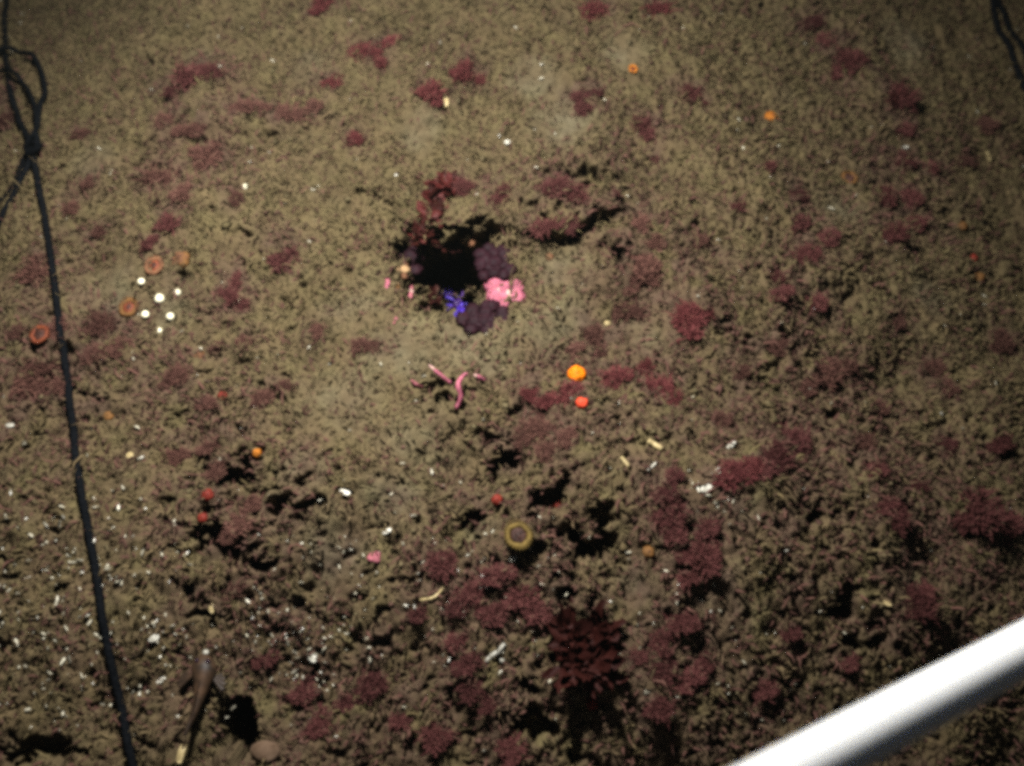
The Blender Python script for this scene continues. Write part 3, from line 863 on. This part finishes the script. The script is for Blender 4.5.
def ball(px, py, r, mat, label, name, cat, hz=0.8, group=None, dot=None, seed=0):
    r = r * (.92 if mat == 'white_ball' else 1.05)
    p, m = on(px, py, r * .0006, r * .0004)
    root = empty(name, (p.x, p.y, p.z - (0.001 if mat in ('white_ball', 'orange') else r * m * .25)))
    am = .06 if mat == 'white_ball' else .24
    v, f = dome(r * m, r * m * hz, seed, am)
    link('body', mesh_np('body', v, f), mat, root, (0, 0, r * m * hz * .35))
    v, f = blob(r * m * .22, r * m * .22, r * m * .10, 2, .1, 2, seed)
    link('pore', mesh_np('pore', v, f), dot or mat, root, (0, -r * m * .12, r * m * hz * 1.30))
    return tag(root, label, cat, group)

def ring_animal(px, py, r, mats, label, name, cat, oval=1.0, rot=0.0, up=0.5, group=None, seed=0, beads=18):
    p, m = on(px, py, r * .0008, r * .0005)
    rr = r * m
    root = empty(name, (p.x, p.y, p.z - rr * .42), (0.18 + .12 * math.sin(seed * 2.3), .15 * math.cos(seed * 1.7), rot))
    n = 24
    # column
    path = [(0, 0, -rr * .5), (0, 0, 0), (0, 0, rr * up * .7), (0, 0, rr * up)]
    v, f = tube(path, [rr * .78, rr * .85, rr * .8, rr * .72], n); v = v * np.array([1, oval, 1])
    link('column', mesh_np('column', v, f), mats[0], root)
    # rolled rim
    V, F = [], []
    for i in range(n):
        a = 2 * math.pi * i / n
        wob = 1 + .09 * math.sin(2 * a + seed) + .06 * math.sin(5 * a + 2 * seed)
        for k in range(8):
            b = 2 * math.pi * k / 8
            q = rr * (.80 * wob + .22 * math.cos(b))
            V.append((q * math.cos(a), q * math.sin(a) * oval, rr * up + rr * .20 * math.sin(b)))
    for i in range(n):
        for k in range(8):
            F.append((i * 8 + k, ((i + 1) % n) * 8 + k, ((i + 1) % n) * 8 + (k + 1) % 8, i * 8 + (k + 1) % 8))
    rim = link('rim', mesh_np('rim', V, F), mats[1], root)
    TV = []
    for i in range(beads):
        a = 2 * math.pi * (i + .5) / beads
        c0 = np.array([rr * .92 * math.cos(a), rr * .92 * math.sin(a) * oval, rr * (up + .12)])
        c1 = c0 + np.array([rr * .20 * math.cos(a), rr * .20 * math.sin(a) * oval, rr * .08])
        TV.append(tube([c0, (c0 + c1) / 2 + [0, 0, rr * .03], c1], [rr * .09, rr * .075, rr * .03], 5))
    v, f = merge(TV)
    link('tentacle_fringe', mesh_np('tentacles', v, f), mats[1], rim)
    v, f = blob(rr * .62, rr * .62 * oval, rr * .16, 3, .08, 2, seed)
    disc = link('mouth_disc', mesh_np('mouth_disc', v, f), mats[2], root, (0, 0, rr * (up - .02)))
    v, f = blob(rr * .24, rr * .34 * oval, rr * .09, 2, .15, 2, seed + 3)
    link('mouth', mesh_np('mouth', v, f), 'disc_dark', disc, (0, 0, rr * .13))
    return tag(root, label, cat, group)

WG = 'cluster of small white balls'
ball(159, 298, 5.4, 'white_ball', 'largest white ball in the middle of a cluster of six', 'ball_sponge', 'sponge', .9, WG)
ball(141, 281, 3.9, 'white_ball', 'white ball of the cluster facing the rope and the rusty ring', 'ball_sponge', 'sponge', .9, WG, None, 1)
ball(177, 292, 4.0, 'white_ball', 'white ball of the cluster closest below the salmon growth', 'ball_sponge', 'sponge', .9, WG, None, 2)
ball(145, 314, 4.3, 'white_ball', 'white ball of the cluster beside the orange ring anemone', 'ball_sponge', 'sponge', .9, WG, None, 3)
ball(170, 316, 4.5, 'white_ball', 'white ball of the cluster on the crevice side', 'ball_sponge', 'sponge', .9, WG, None, 4)
ball(159, 330, 3.2, 'white_ball', 'smallest dimmest white ball at the end of the cluster', 'ball_sponge', 'sponge', .9, WG, None, 5)
ball(238, 302, 3.2, 'white_ball', 'single white ball sitting in a mauve tuft', 'ball_sponge', 'sponge', .9, None, None, 6)
ball(245, 186, 3.2, 'white_ball', 'single white ball alone on open silt', 'ball_sponge', 'sponge', .9, None, None, 7)
ball(577, 373, 8.8, 'orange', 'bright orange ball on silt above a red tuft', 'ball_sponge', 'sponge', .75, None, 'orange', 8)
ball(582, 402, 5.6, 'coral_red', 'small scarlet knob under the bright orange ball', 'ball_sponge', 'sponge', .9, None, None, 9)
ball(497, 499, 5.4, 'red', 'small red knob near the ochre ring anemone', 'ball_sponge', 'sponge', .9, None, None, 10)
ball(557, 504, 4.6, 'red', 'dark red knob in the black gaps of broken turf', 'ball_sponge', 'sponge', .9, None, None, 11)
ball(207, 494, 6.0, 'red', 'dull red knob in broken turf above its twin', 'ball_sponge', 'sponge', .8, None, None, 12)
ball(202, 517, 5.0, 'red', 'bright red knob in broken turf below its twin', 'ball_sponge', 'sponge', .8, None, None, 13)
ball(222, 395, 4.8, 'red', 'tiny red knob on brown turf below the salmon growth', 'ball_sponge', 'sponge', .8, None, None, 14)
ball(592, 703, 6.0, 'red', 'dull orange red knob below the dark leafy seaweed', 'ball_sponge', 'sponge', .7, None, None, 15)
ball(257, 453, 4.4, 'orange_mid', 'orange yellow knob at the edge of clean silt', 'ball_sponge', 'sponge', 1.1, None, None, 16)
ball(649, 551, 6.0, 'orange_dull', 'brown orange knob beside the crimson algae lobes', 'ball_sponge', 'sponge', .7, None, 'disc_dark', 17)
ball(772, 115, 6.4, 'orange_mid', 'orange lump on silt below a pale patch', 'ball_sponge', 'sponge', .6, None, 'disc_red', 18)
ball(108, 415, 5.0, 'orange_dull', 'faint orange knob close to the black rope', 'ball_sponge', 'sponge', .7, None, None, 19)
ball(963, 225, 4.5, 'orange_dull', 'dim orange knob on the shaded slope', 'ball_sponge', 'sponge', .7, None, None, 20)
ball(974, 257, 4.0, 'red', 'dim red knob on the shaded slope with shadow beside', 'ball_sponge', 'sponge', .7, None, None, 21)
ball(980, 276, 5.0, 'orange_dull', 'dim rust knob on the shaded slope below the red one', 'ball_sponge', 'sponge', .7, None, None, 22)
ball(502, 660, 2.4, 'shell', 'tiny white bead near the white worm tube', 'ball_sponge', 'sponge', .8, None, None, 23)
ball(607, 323, 3.2, 'cream', 'cream bead on silt above the orange ball', 'ball_sponge', 'sponge', .8, None, None, 24)

ring_animal(127, 304, 9.0, ['orange_dull', 'orange_dull', 'disc_red'], 'orange ring anemone beside the cluster of white balls', 'ring_anemone', 'anemone', 1.15, 0, .35)
ring_animal(153, 262, 9.0, ['salmon', 'salmon', 'disc_red'], 'rusty ring anemone at the foot of a mauve tuft', 'ring_anemone', 'anemone', 1.15, 0, .35, None, 1)
ring_animal(519, 532, 13.0, ['ring_ochre', 'ring_ochre', 'disc_dark'], 'ochre ring anemone with a dark slit mouth on grey silt', 'ring_anemone', 'anemone', 1.2, .5, .4, None, 2, 26)
ring_animal(850, 175, 8.0, ['orange_dull', 'orange_dull', 'disc_dark'], 'orange cup with a black open mouth on open silt', 'cup_coral', 'coral', .85, -.3, .5, None, 3, 12)
ring_animal(633, 67, 4.6, ['orange_mid', 'orange_mid', 'disc_red'], 'tiny orange cup with a reddish centre on bright silt', 'cup_coral', 'coral', 1.0, 0, .4, None, 4, 10)
ring_animal(38, 331, 10.0, ['disc_red', 'disc_red', 'disc_dark'], 'brownish ring anemone next to the rope in purple turf', 'ring_anemone', 'anemone', 1.0, 0, .3, None, 5)

# ------------------------------------------------------------------ pink fingers: slender polyps
def finger(pts, r0, r1, mats, label, lifts, group='pink finger polyps'):
    P = []
    for (a, b), l in zip(pts, lifts):
        q, m = on(a, b, .003, l); P.append((q.x, q.y, q.z + l))
    base = np.array(P[0]); C = spline(np.array(P) - base, 16)
    rad = np.interp(np.linspace(0, 1, 16), [0, .5, .85, 1], [r0 * m * .8, r0 * m, r1 * m, r1 * m * .55])
    rad = rad * (1 + 0.12 * np.sin(np.arange(16) * 2.1))
    root = empty('finger_polyp', tuple(base))
    k = 11
    v, f = tube(C[:k + 1], rad[:k + 1], 8); link('stalk', mesh_np('stalk', v, f), mats[0], root)
    v, f = tube(C[k:], rad[k:] * 1.02, 8); link('tip', mesh_np('tip', v, f), mats[1], root)
    return tag(root, label, 'polyp', group)
finger([(451, 383), (442, 376), (436, 371), (429, 365)], 2.1, 1.5, ['pink', 'pink_pale'], 'straight pink finger with a white tip', [.001, .006, .010, .012])
finger([(456, 409), (461, 397), (458, 385), (463, 376), (468, 373)], 2.7, 1.7, ['pink', 'pink'], 'tall curving pink finger in the middle of the pink group', [.0, .010, .016, .018, .018])
finger([(484, 380), (479, 377), (474, 375)], 2.4, 1.6, ['pink', 'pink_pale'], 'short stubby pink finger lying apart on silt', [.001, .003, .003])
finger([(422, 387), (416, 384), (411, 380)], 1.9, 1.5, ['pink_dull', 'pink_dull'], 'small dull pink finger by a dark dent', [.0, .003, .003])

# ------------------------------------------------------------------ shells, chips, rods
def chip(px, py, lw, rot, mat, label, name='shell_chip', cat='shell', curl=.35, seed=0, group=None):
    p, m = on(px, py, .003, .001)
    ln, wd = lw[0] * m * .40, lw[1] * m * .40
    z = p.z
    V, F = [], []
    g = np.random.default_rng(seed + 5)
    nu, nv = 8, 6
    for side in (0, 1):
        for i in range(nu + 1):
            for k in range(nv + 1):
                u = i / nu * 2 - 1; w = (k / nv * 2 - 1) * math.sqrt(max(0.02, 1 - u * u * .92))
                V.append((u * ln, w * wd * (1 + .08 * math.sin(5 * u + seed)), wd * curl * (1 - w * w * .8 - u * u * .3) - side * wd * .16))
    o = (nu + 1) * (nv + 1)
    for i in range(nu):
        for k in range(nv):
            a = i * (nv + 1) + k
            F.append((a, a + nv + 1, a + nv + 2, a + 1)); F.append((a + o, a + o + 1, a + o + nv + 2, a + o + nv + 1))
    rim = [i * (nv + 1) for i in range(nu + 1)] + [nu * (nv + 1) + k for k in range(1, nv + 1)] + [i * (nv + 1) + nv for i in range(nu - 1, -1, -1)] + [k for k in range(nv - 1, 0, -1)]
    for i in range(len(rim)):
        a, b = rim[i], rim[(i + 1) % len(rim)]
        F.append((a, b, b + o, a + o))
    ob = link(name, mesh_np(name, V, F), mat, None, (p.x, p.y, z + wd * .25), (.15, 0, rot))
    return tag(ob, label, cat, group)
chip(395, 174, (10, 5), .05, 'shell', 'flat white shell chip lying above the crevice', seed=1)
chip(507, 142, (7, 6), .3, 'shell', 'round white shell chip on bright silt', seed=2)
chip(446, 103, (7, 15), .0, 'cream', 'tall cream shell fragment beside a rosy tuft', seed=3)
chip(345, 492, (14, 6), -.3, 'shell', 'white shell chip on plain grey silt', seed=4)
chip(387, 531, (12, 5), .6, 'shell', 'pale shell sliver leaning over a dark dent', seed=5)
chip(154, 638, (13, 8), .5, 'shell', 'broken white shell beside the black rope', seed=6)
chip(161, 680, (12, 5), .6, 'shell', 'narrow white shell sliver between the rope and the fish', seed=7)
chip(484, 577, (12, 8), .1, 'shell', 'lumpy white shell chip half in mauve algae', seed=8)
chip(513, 559, (9, 7), .5, 'shell', 'small white shell chip under the ochre ring anemone', seed=9)
chip(484, 587, (12, 4), .0, 'shell', 'thin white shell sliver lying in mauve algae', seed=10)
chip(182, 754, (9, 24), -.15, 'cream', 'tall pale shell shard beside the tail of the fish', seed=11)
chip(313, 658, (12, 9), -.5, 'shell', 'white shell crumb in the densest patch of grit', seed=12)
chip(887, 603, (12, 5), -.5, 'cream', 'dull cream shell chip beside a maroon tuft', seed=13)
chip(706, 488, (16, 9), .4, 'shell', 'chalky white shell bit below the vivid purple clump', seed=14)
chip(731, 445, (16, 5), .7, 'shell', 'grey white shell sliver above the vivid purple clump', seed=15)
chip(988, 157, (6, 16), .1, 'cream', 'thin cream shell sliver upright on the dark slope', seed=16)
chip(10, 425, (10, 5), .1, 'shell', 'white shell chip on brown turf outside the rope', seed=17)
chip(905, 147, (9, 4), .2, 'shell', 'white shell chip in the dark tufts of the shaded rise', seed=18)
chip(212, 608, (7, 13), .1, 'cream', 'cream shell sliver pointing at the fish', seed=19)
chip(130, 455, (9, 8), .2, 'cream', 'dull cream shell disc near the rope', seed=20)

def rod(pts, r, mat, label, name='worm_tube', cat='worm tube', group=None):
    P = []
    for a, b in pts:
        q, m = on(a, b, .003, .001); P.append((q.x, q.y, q.z + r * m * .7))
    base = np.array(P[0]); C = spline(np.array(P) - base, 14)
    rad = r * m * (1 + .08 * np.sin(np.arange(14) * 1.9)); rad[0] *= .8; rad[-1] *= .7
    root = empty(name, tuple(base))
    v, f = tube(C, rad, 8); link('tube', mesh_np('tube', v, f), mat, root)
    d = C[-1] - C[-2]; d /= np.linalg.norm(d)
    v, f = tube([C[-1] - d * r * m * .2, C[-1] + d * r * m * .5], [r * m * .95, r * m * .85], 8)
    link('opening', mesh_np('opening', v, f), mat, root)
    return tag(root, label, cat, group)
rod([(648, 441), (654, 445), (661, 449)], 3.0, 'cream', 'thicker of two cream rods lying on silt')
rod([(621, 457), (624, 461), (628, 466)], 2.2, 'cream', 'thinner pale one of two rods lying on silt')
rod([(486, 662), (493, 655), (498, 652), (504, 645)], 2.4, 'shell', 'crooked white worm tube on dark silt')
rod([(420, 600), (432, 598), (438, 594), (443, 588)], 1.4, 'cream', 'thin curved cream tube on brown turf')
rod([(648, 470), (657, 462)], 1.2, 'shell', 'faint white thread beside the thicker cream rod')

# dark hydroid twigs: a stem with a few branches each
def twig(pts, branches, label):
    P = []
    for a, b, l in pts:
        q, m = at(a, b); P.append((q.x, q.y, q.z + l))
    base = np.array(P[0]); C = spline(np.array(P) - base, 14)
    root = empty('dark_twig', tuple(base))
    v, f = tube(C, np.linspace(1.5, .7, 14) * m, 6); link('stem', mesh_np('stem', v, f), 'twig', root)
    for i, (t, dx, dy, dz) in enumerate(branches):
        a = C[int(t * 13)]; e = a + np.array([dx, dy, dz]) * m
        v, f = tube(spline([a, (a + e) / 2 + [0, 0, .001], e], 6), np.linspace(1.0, .5, 6) * m, 5)
        link('branch', mesh_np('branch', v, f), 'twig', root)
    return tag(root, label, 'twig')
twig([(431, 534, 0), (432, 522, .006), (436, 512, .014)], [(.5, 9, 4, 6), (.7, -6, 7, 5), (.9, 8, 6, 3)], 'dark branching twig upright on grey silt')
twig([(462, 526, 0), (456, 516, .006), (446, 512, .012)], [(.5, 8, 4, 6), (.8, -6, -3, 4)], 'dark crooked twig next to the little red sprig')
twig([(447, 478, 0), (446, 468, .005), (441, 462, .010)], [(.5, 7, 4, 4), (.8, 5, 6, 3)], 'short dark twig with a reddish patch on silt')
twig([(305, 645, 0), (298, 632, .006), (285, 622, .010)], [(.5, 8, 4, 6), (.8, -6, 6, 3)], 'dark twig beside the patch of white grit')
twig([(150, 640, 0), (140, 655, .004), (132, 660, .006)], [(.5, 8, 4, 4)], 'small dark twig touching the rope side silt')

# pebble by the burrow
p, m = at(266, 752)
v, f = blob(15 * m, 11 * m, 8 * m, 3, .22, 1.6, 9)
tag(link('pebble', mesh_np('pebble', v, f), 'pebble', None, (p.x, p.y, p.z + 2 * m)), 'tan rounded pebble at the rim of the black burrow', 'pebble')

# translucent sea squirt
p, m = at(257, 672)
root = empty('sea_squirt', (p.x, p.y, p.z - .002))
v, f = tube(spline([(0, 0, 0), (.0, 9 * m, 5 * m), (1 * m, 22 * m, 9 * m), (2 * m, 34 * m, 9 * m)], 12), np.array([3, 5, 6, 6.4, 6.2, 5.6, 5, 4.4, 3.8, 3.2, 2.8, 2.0]) * m, 10)
M['squirt'] = mottled('sea_squirt', (0.05, 0.025, 0.018), (0.10, 0.05, 0.036), 120, .4, .4, .15, .3)
link('body', mesh_np('body', v, f), 'squirt', root)
v, f = blob(2.8 * m, 3.2 * m, 2.4 * m, 2, .15, 2, 4); link('siphon', mesh_np('siphon', v, f), 'white_ball', root, (2 * m, 36 * m, 9.5 * m))
tag(root, 'pinkish brown sea squirt with a white tip near the fish', 'sea squirt')

# ------------------------------------------------------------------ the little bottom fish
p0, m = at(207, 656); p1, _ = at(193, 750)
axis = (p1 - p0); L = axis.length
zb = max(float(hgt(p0.x, p0.y)), smooth_top(p0.x, p0.y - .012, .008))
root = empty('bottom_fish', (p0.x, p0.y, zb), (0, 0, math.atan2(axis.y, axis.x) + 0.0))
ts = np.array([0, .03, .08, .14, .20, .27, .35, .45, .55, .66, .78, .90, 1.0])
wd = np.array([1.2, 5.5, 9.5, 12.2, 13.0, 11.2, 8.8, 7.0, 5.6, 4.4, 3.2, 2.2, 1.8]) * m
hg = np.array([1.0, 4.0, 6.8, 8.6, 9.4, 9.0, 8.0, 6.6, 5.4, 4.2, 3.2, 2.8, 2.6]) * m
V, F = [], []
nr = 16
for t, w, h in zip(ts, wd, hg):
    bend = 4.0 * m * math.sin(t * 3.4)
    for k in range(nr):
        a = 2 * math.pi * k / nr
        V.append((t * L * .88, w * math.cos(a) + bend, max(h * math.sin(a), -h * .55) + hg.max() * .50 - (t * 3 * m)))
for i in range(len(ts) - 1):
    for k in range(nr):
        a = i * nr + k; b = i * nr + (k + 1) % nr
        F.append((a, b, b + nr, a + nr))
body = mesh_np('fish_body', V, F)
link('body', body, 'fish', root)
zt = hg.max() * .50
for s in (-1, 1):
    v, f = blob(2.4 * m, 2.2 * m, 2.2 * m, 2, 0.02, 1, 3)
    e = link('eye', mesh_np('eye', v, f), 'eye', root, (.105 * L, s * 5.4 * m + 1.2 * m, zt + 6.6 * m))
    # pectoral fan
    V, F = [(0, 0, 0)], []
    for i in range(9):
        a = -0.9 + 1.5 * i / 8
        q = 15 * m * (1 - .12 * (i % 2))
        V.append((q * math.sin(a) + 6 * m, s * q * math.cos(a), (1.2 if i % 2 else 0) * m - 4 * m))
    for i in range(8): F.append((0, i + 1, i + 2))
    link('pectoral_fin', mesh_np('pectoral_fin', V, F, False), 'fish_tail', root, (.24 * L, s * 9 * m + 2 * m, zt - 1.5 * m))
V, F = [], []
for i in range(10):
    t = i / 9
    V += [(L * (.30 + .48 * t), 4 * m * math.sin((.30 + .48 * t) * 3) , zt + 7.4 * m * (1 - t * .7)), (L * (.32 + .48 * t), 4 * m * math.sin((.32 + .48 * t) * 3) + .4 * m, zt + 7 * m * (1 - t * .7) + (5 + 1.0 * (i % 2)) * m * math.sin(math.pi * (t * .8 + .15)))]
for i in range(9): F.append((2 * i, 2 * i + 2, 2 * i + 3, 2 * i + 1))
link('dorsal_fin', mesh_np('dorsal_fin', V, F), 'fish_tail', root)
V, F = [(L * .86, 0, zt - 3 * m)], []
for i in range(7):
    a = -.5 + i / 6
    V.append((L * .86 + 15 * m * math.cos(a), 14 * m * math.sin(a) * .45, zt - 3 * m + 9 * m * math.sin(a)))
for i in range(6): F.append((0, i + 1, i + 2))
link('tail_fin', mesh_np('tail_fin', V, F), 'fish_tail', root)
v, f = blob(2.8 * m, 3.0 * m, 2.2 * m, 2, .15, 2, 4)
link('snout_spot', mesh_np('snout_spot', v, f), 'shell', root, (-1.0 * m, .6 * m, zt + 1.5 * m))
tag(root, 'small brown fish with a broad orange head resting by the burrow', 'fish')

# ------------------------------------------------------------------ black rope with its bow knot, lying on the bottom
RR = 0.0042
def lay(pts, n, r, lift=0.0, origin=None):
    P = []
    for q in pts:
        a, b = q[0], q[1]; l = q[2] if len(q) > 2 else 0
        w, m = hit(a, b, macro)
        P.append((w[0], w[1], w[2] + 0.014 + l))
    C = spline(P, n)
    C[:, 2] = np.maximum(C[:, 2], 0)  if False else C[:, 2]
    zz = np.array([smooth_top(c[0], c[1], r * .7) for c in C]) + r * .85
    k = np.ones(9) / 9
    zs = np.convolve(np.pad(zz, 4, mode='edge'), k, 'valid')
    C[:, 2] = np.maximum(zs, zz - r * .6) + lift + np.interp(np.linspace(0, 1, n), np.linspace(0, 1, len(pts)), [q[2] if len(q) > 2 else 0 for q in pts])
    return C
MAIN = [(5, -30), (8, 40), (12, 90), (22, 125), (35, 153), (42, 190), (50, 240), (60, 310), (70, 380), (78, 440), (86, 500), (97, 570), (108, 640),
        (120, 700), (138, 778), (150, 820)]
C = lay(MAIN, 420, RR)
base = C[0].copy(); base[2] = float(hgt(base[0], base[1]))
root = empty('black_rope', tuple(base))
def strand(name, C, r, ns=12):
    v, f = tube(C - base, r, ns, 3, 260.0, 0.13)
    return link(name, mesh_np(name, v, f), 'black_rope', root)
strand('strand', C, RR)
strand('loop', lay([(37, 152, .002), (46, 118, .004), (49, 95, .006), (43, 74, .006), (30, 64, .006), (14, 61, .012), (-14, 66, .004)], 120, RR * .82, .003), RR * .82)
strand('loop', lay([(37, 150, .004), (42, 128, .006), (36, 105, .006), (24, 88, .006), (10, 78, .012), (-12, 75, .004)], 110, RR * .70, .003), RR * .70)
strand('tail', lay([(36, 156, .004), (24, 176, .002), (10, 198), (-12, 226)], 70, RR * .82), RR * .82)
strand('tail', lay([(37, 166, .004), (26, 186, .002), (14, 212), (-8, 250)], 70, RR * .78), RR * .78)
kp, m = at(36, 152)
kz = smooth_top(kp.x, kp.y, .01)
ring = [(kp.x + 0.010 * math.cos(a) , kp.y + 0.006 * math.sin(a) + .002 * math.sin(2 * a), kz + RR * 1.7 + 0.010 * math.sin(a + .8)) for a in np.linspace(0, 2 * math.pi, 40)]
strand('knot', np.array(ring), RR * .85)
ring = [(kp.x + .003 + 0.011 * math.cos(a), kp.y - .008 + 0.008 * math.sin(a), kz + RR * 1.4 + 0.008 * math.cos(a + .4)) for a in np.linspace(0, 2 * math.pi, 40)]
strand('knot', np.array(ring), RR * .8)
tag(root, 'long black rope with a loose bow knot lying across the silt', 'rope')

# doubled dark strands laid in place of a cord's shadow, in the shaded far corner
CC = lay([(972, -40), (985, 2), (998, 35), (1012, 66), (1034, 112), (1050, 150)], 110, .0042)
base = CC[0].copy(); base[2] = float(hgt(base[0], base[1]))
root = empty('shadow_strands', tuple(base))
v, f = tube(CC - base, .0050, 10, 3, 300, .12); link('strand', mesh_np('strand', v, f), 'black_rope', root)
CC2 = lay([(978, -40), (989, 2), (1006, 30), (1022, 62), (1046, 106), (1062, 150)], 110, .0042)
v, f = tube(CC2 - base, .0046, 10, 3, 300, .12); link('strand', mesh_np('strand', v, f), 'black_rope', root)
tag(root, 'doubled dark strands standing for a cord shadow on the shaded far slope', 'cord')

# ------------------------------------------------------------------ white pipe: lowest bar of the sampling frame, on two legs outside the view
def along(px, py, depth):
    return CAM + ray(px, py) * depth
# axis seen through (791, 766) and (1024, 648)
a = along(803, 768, 0.500); b = along(1024, 650, 0.592)
dirv = (b - a) / np.linalg.norm(b - a)
PR = 0.0139
e0 = a - dirv * 0.16; e1 = b + dirv * 0.50
root = empty('white_pipe', (float(e0[0]), float(e0[1]), float(hgt(e0[0], e0[1]))))
rb = np.array(root.location)
def hollow(path, ro, ri, ns=40):
    v1, f1 = tube(path, ro, ns, caps=False); v2, f2 = tube(path, ri, ns, caps=False)
    n1 = len(v1); k = len(path)
    F = list(map(tuple, f1)) + [(c + n1, b_ + n1, a_ + n1) for a_, b_, c in f2]
    for s in range(ns):
        t = (s + 1) % ns; q = (k - 1) * ns
        F += [(s, s + n1, t + n1), (s, t + n1, t), (q + s, q + t, q + t + n1), (q + s, q + t + n1, q + s + n1)]
    return np.vstack([v1, v2]), np.array(F)
v, f = hollow(np.array([e0 + (e1 - e0) * t for t in np.linspace(0, 1, 12)]) - rb, PR, PR - .003)
link('bar', mesh_np('bar', v, f), 'pipe', root)
for e, sgn in ((e0, -1), (e1, 1)):
    c = e + dirv * sgn * 0.028
    arc = [e - dirv * sgn * .012, e + dirv * sgn * .008, e + dirv * sgn * .022 + np.array([0, 0, -.006]), e + dirv * sgn * .030 + np.array([0, 0, -.022]), e + dirv * sgn * .031 + np.array([0, 0, -.05])]
    v, f = tube(spline(arc, 16) - rb, PR * 1.22, 28); link('elbow', mesh_np('elbow', v, f), 'pipe', root)
    top = arc[-1]; zb = float(hgt(top[0], top[1])) - .004
    v, f = hollow(np.array([[top[0], top[1], top[2] + .02], [top[0], top[1], zb]]) - rb, PR, PR - .003)
    link('leg', mesh_np('leg', v, f), 'pipe', root)
tag(root, 'white plastic pipe of a sampling frame crossing above dark silt', 'pipe')

# ------------------------------------------------------------------ the slightly milky water
zlo = float(V_SEABED[:, 2].min()) - 1.0
bx, by = float(np.abs(xs).max()) + .5, float(np.abs(ys).max()) + .5
hv = [(sx * bx, sy * by, z) for z in (zlo, 1.35) for sy in (-1, 1) for sx in (-1, 1)]
hf = [(0, 2, 3, 1), (4, 5, 7, 6), (0, 1, 5, 4), (2, 6, 7, 3), (0, 4, 6, 2), (1, 3, 7, 5)]
hm = bpy.data.materials.new('water_haze'); hm.use_nodes = True
ht = hm.node_tree; ht.nodes.remove(ht.nodes['Principled BSDF'])
pv = ht.nodes.new('ShaderNodeVolumePrincipled')
pv.inputs['Color'].default_value = (0.62, 0.70, 0.66, 1); pv.inputs['Density'].default_value = 0.0045; pv.inputs['Anisotropy'].default_value = 0.3
ht.links.new(pv.outputs['Volume'], ht.nodes['Material Output'].inputs['Volume'])
tag(link('haze', mesh_np('haze', hv, hf, False), hm), 'faintly milky sea water', 'water', None, 'stuff')
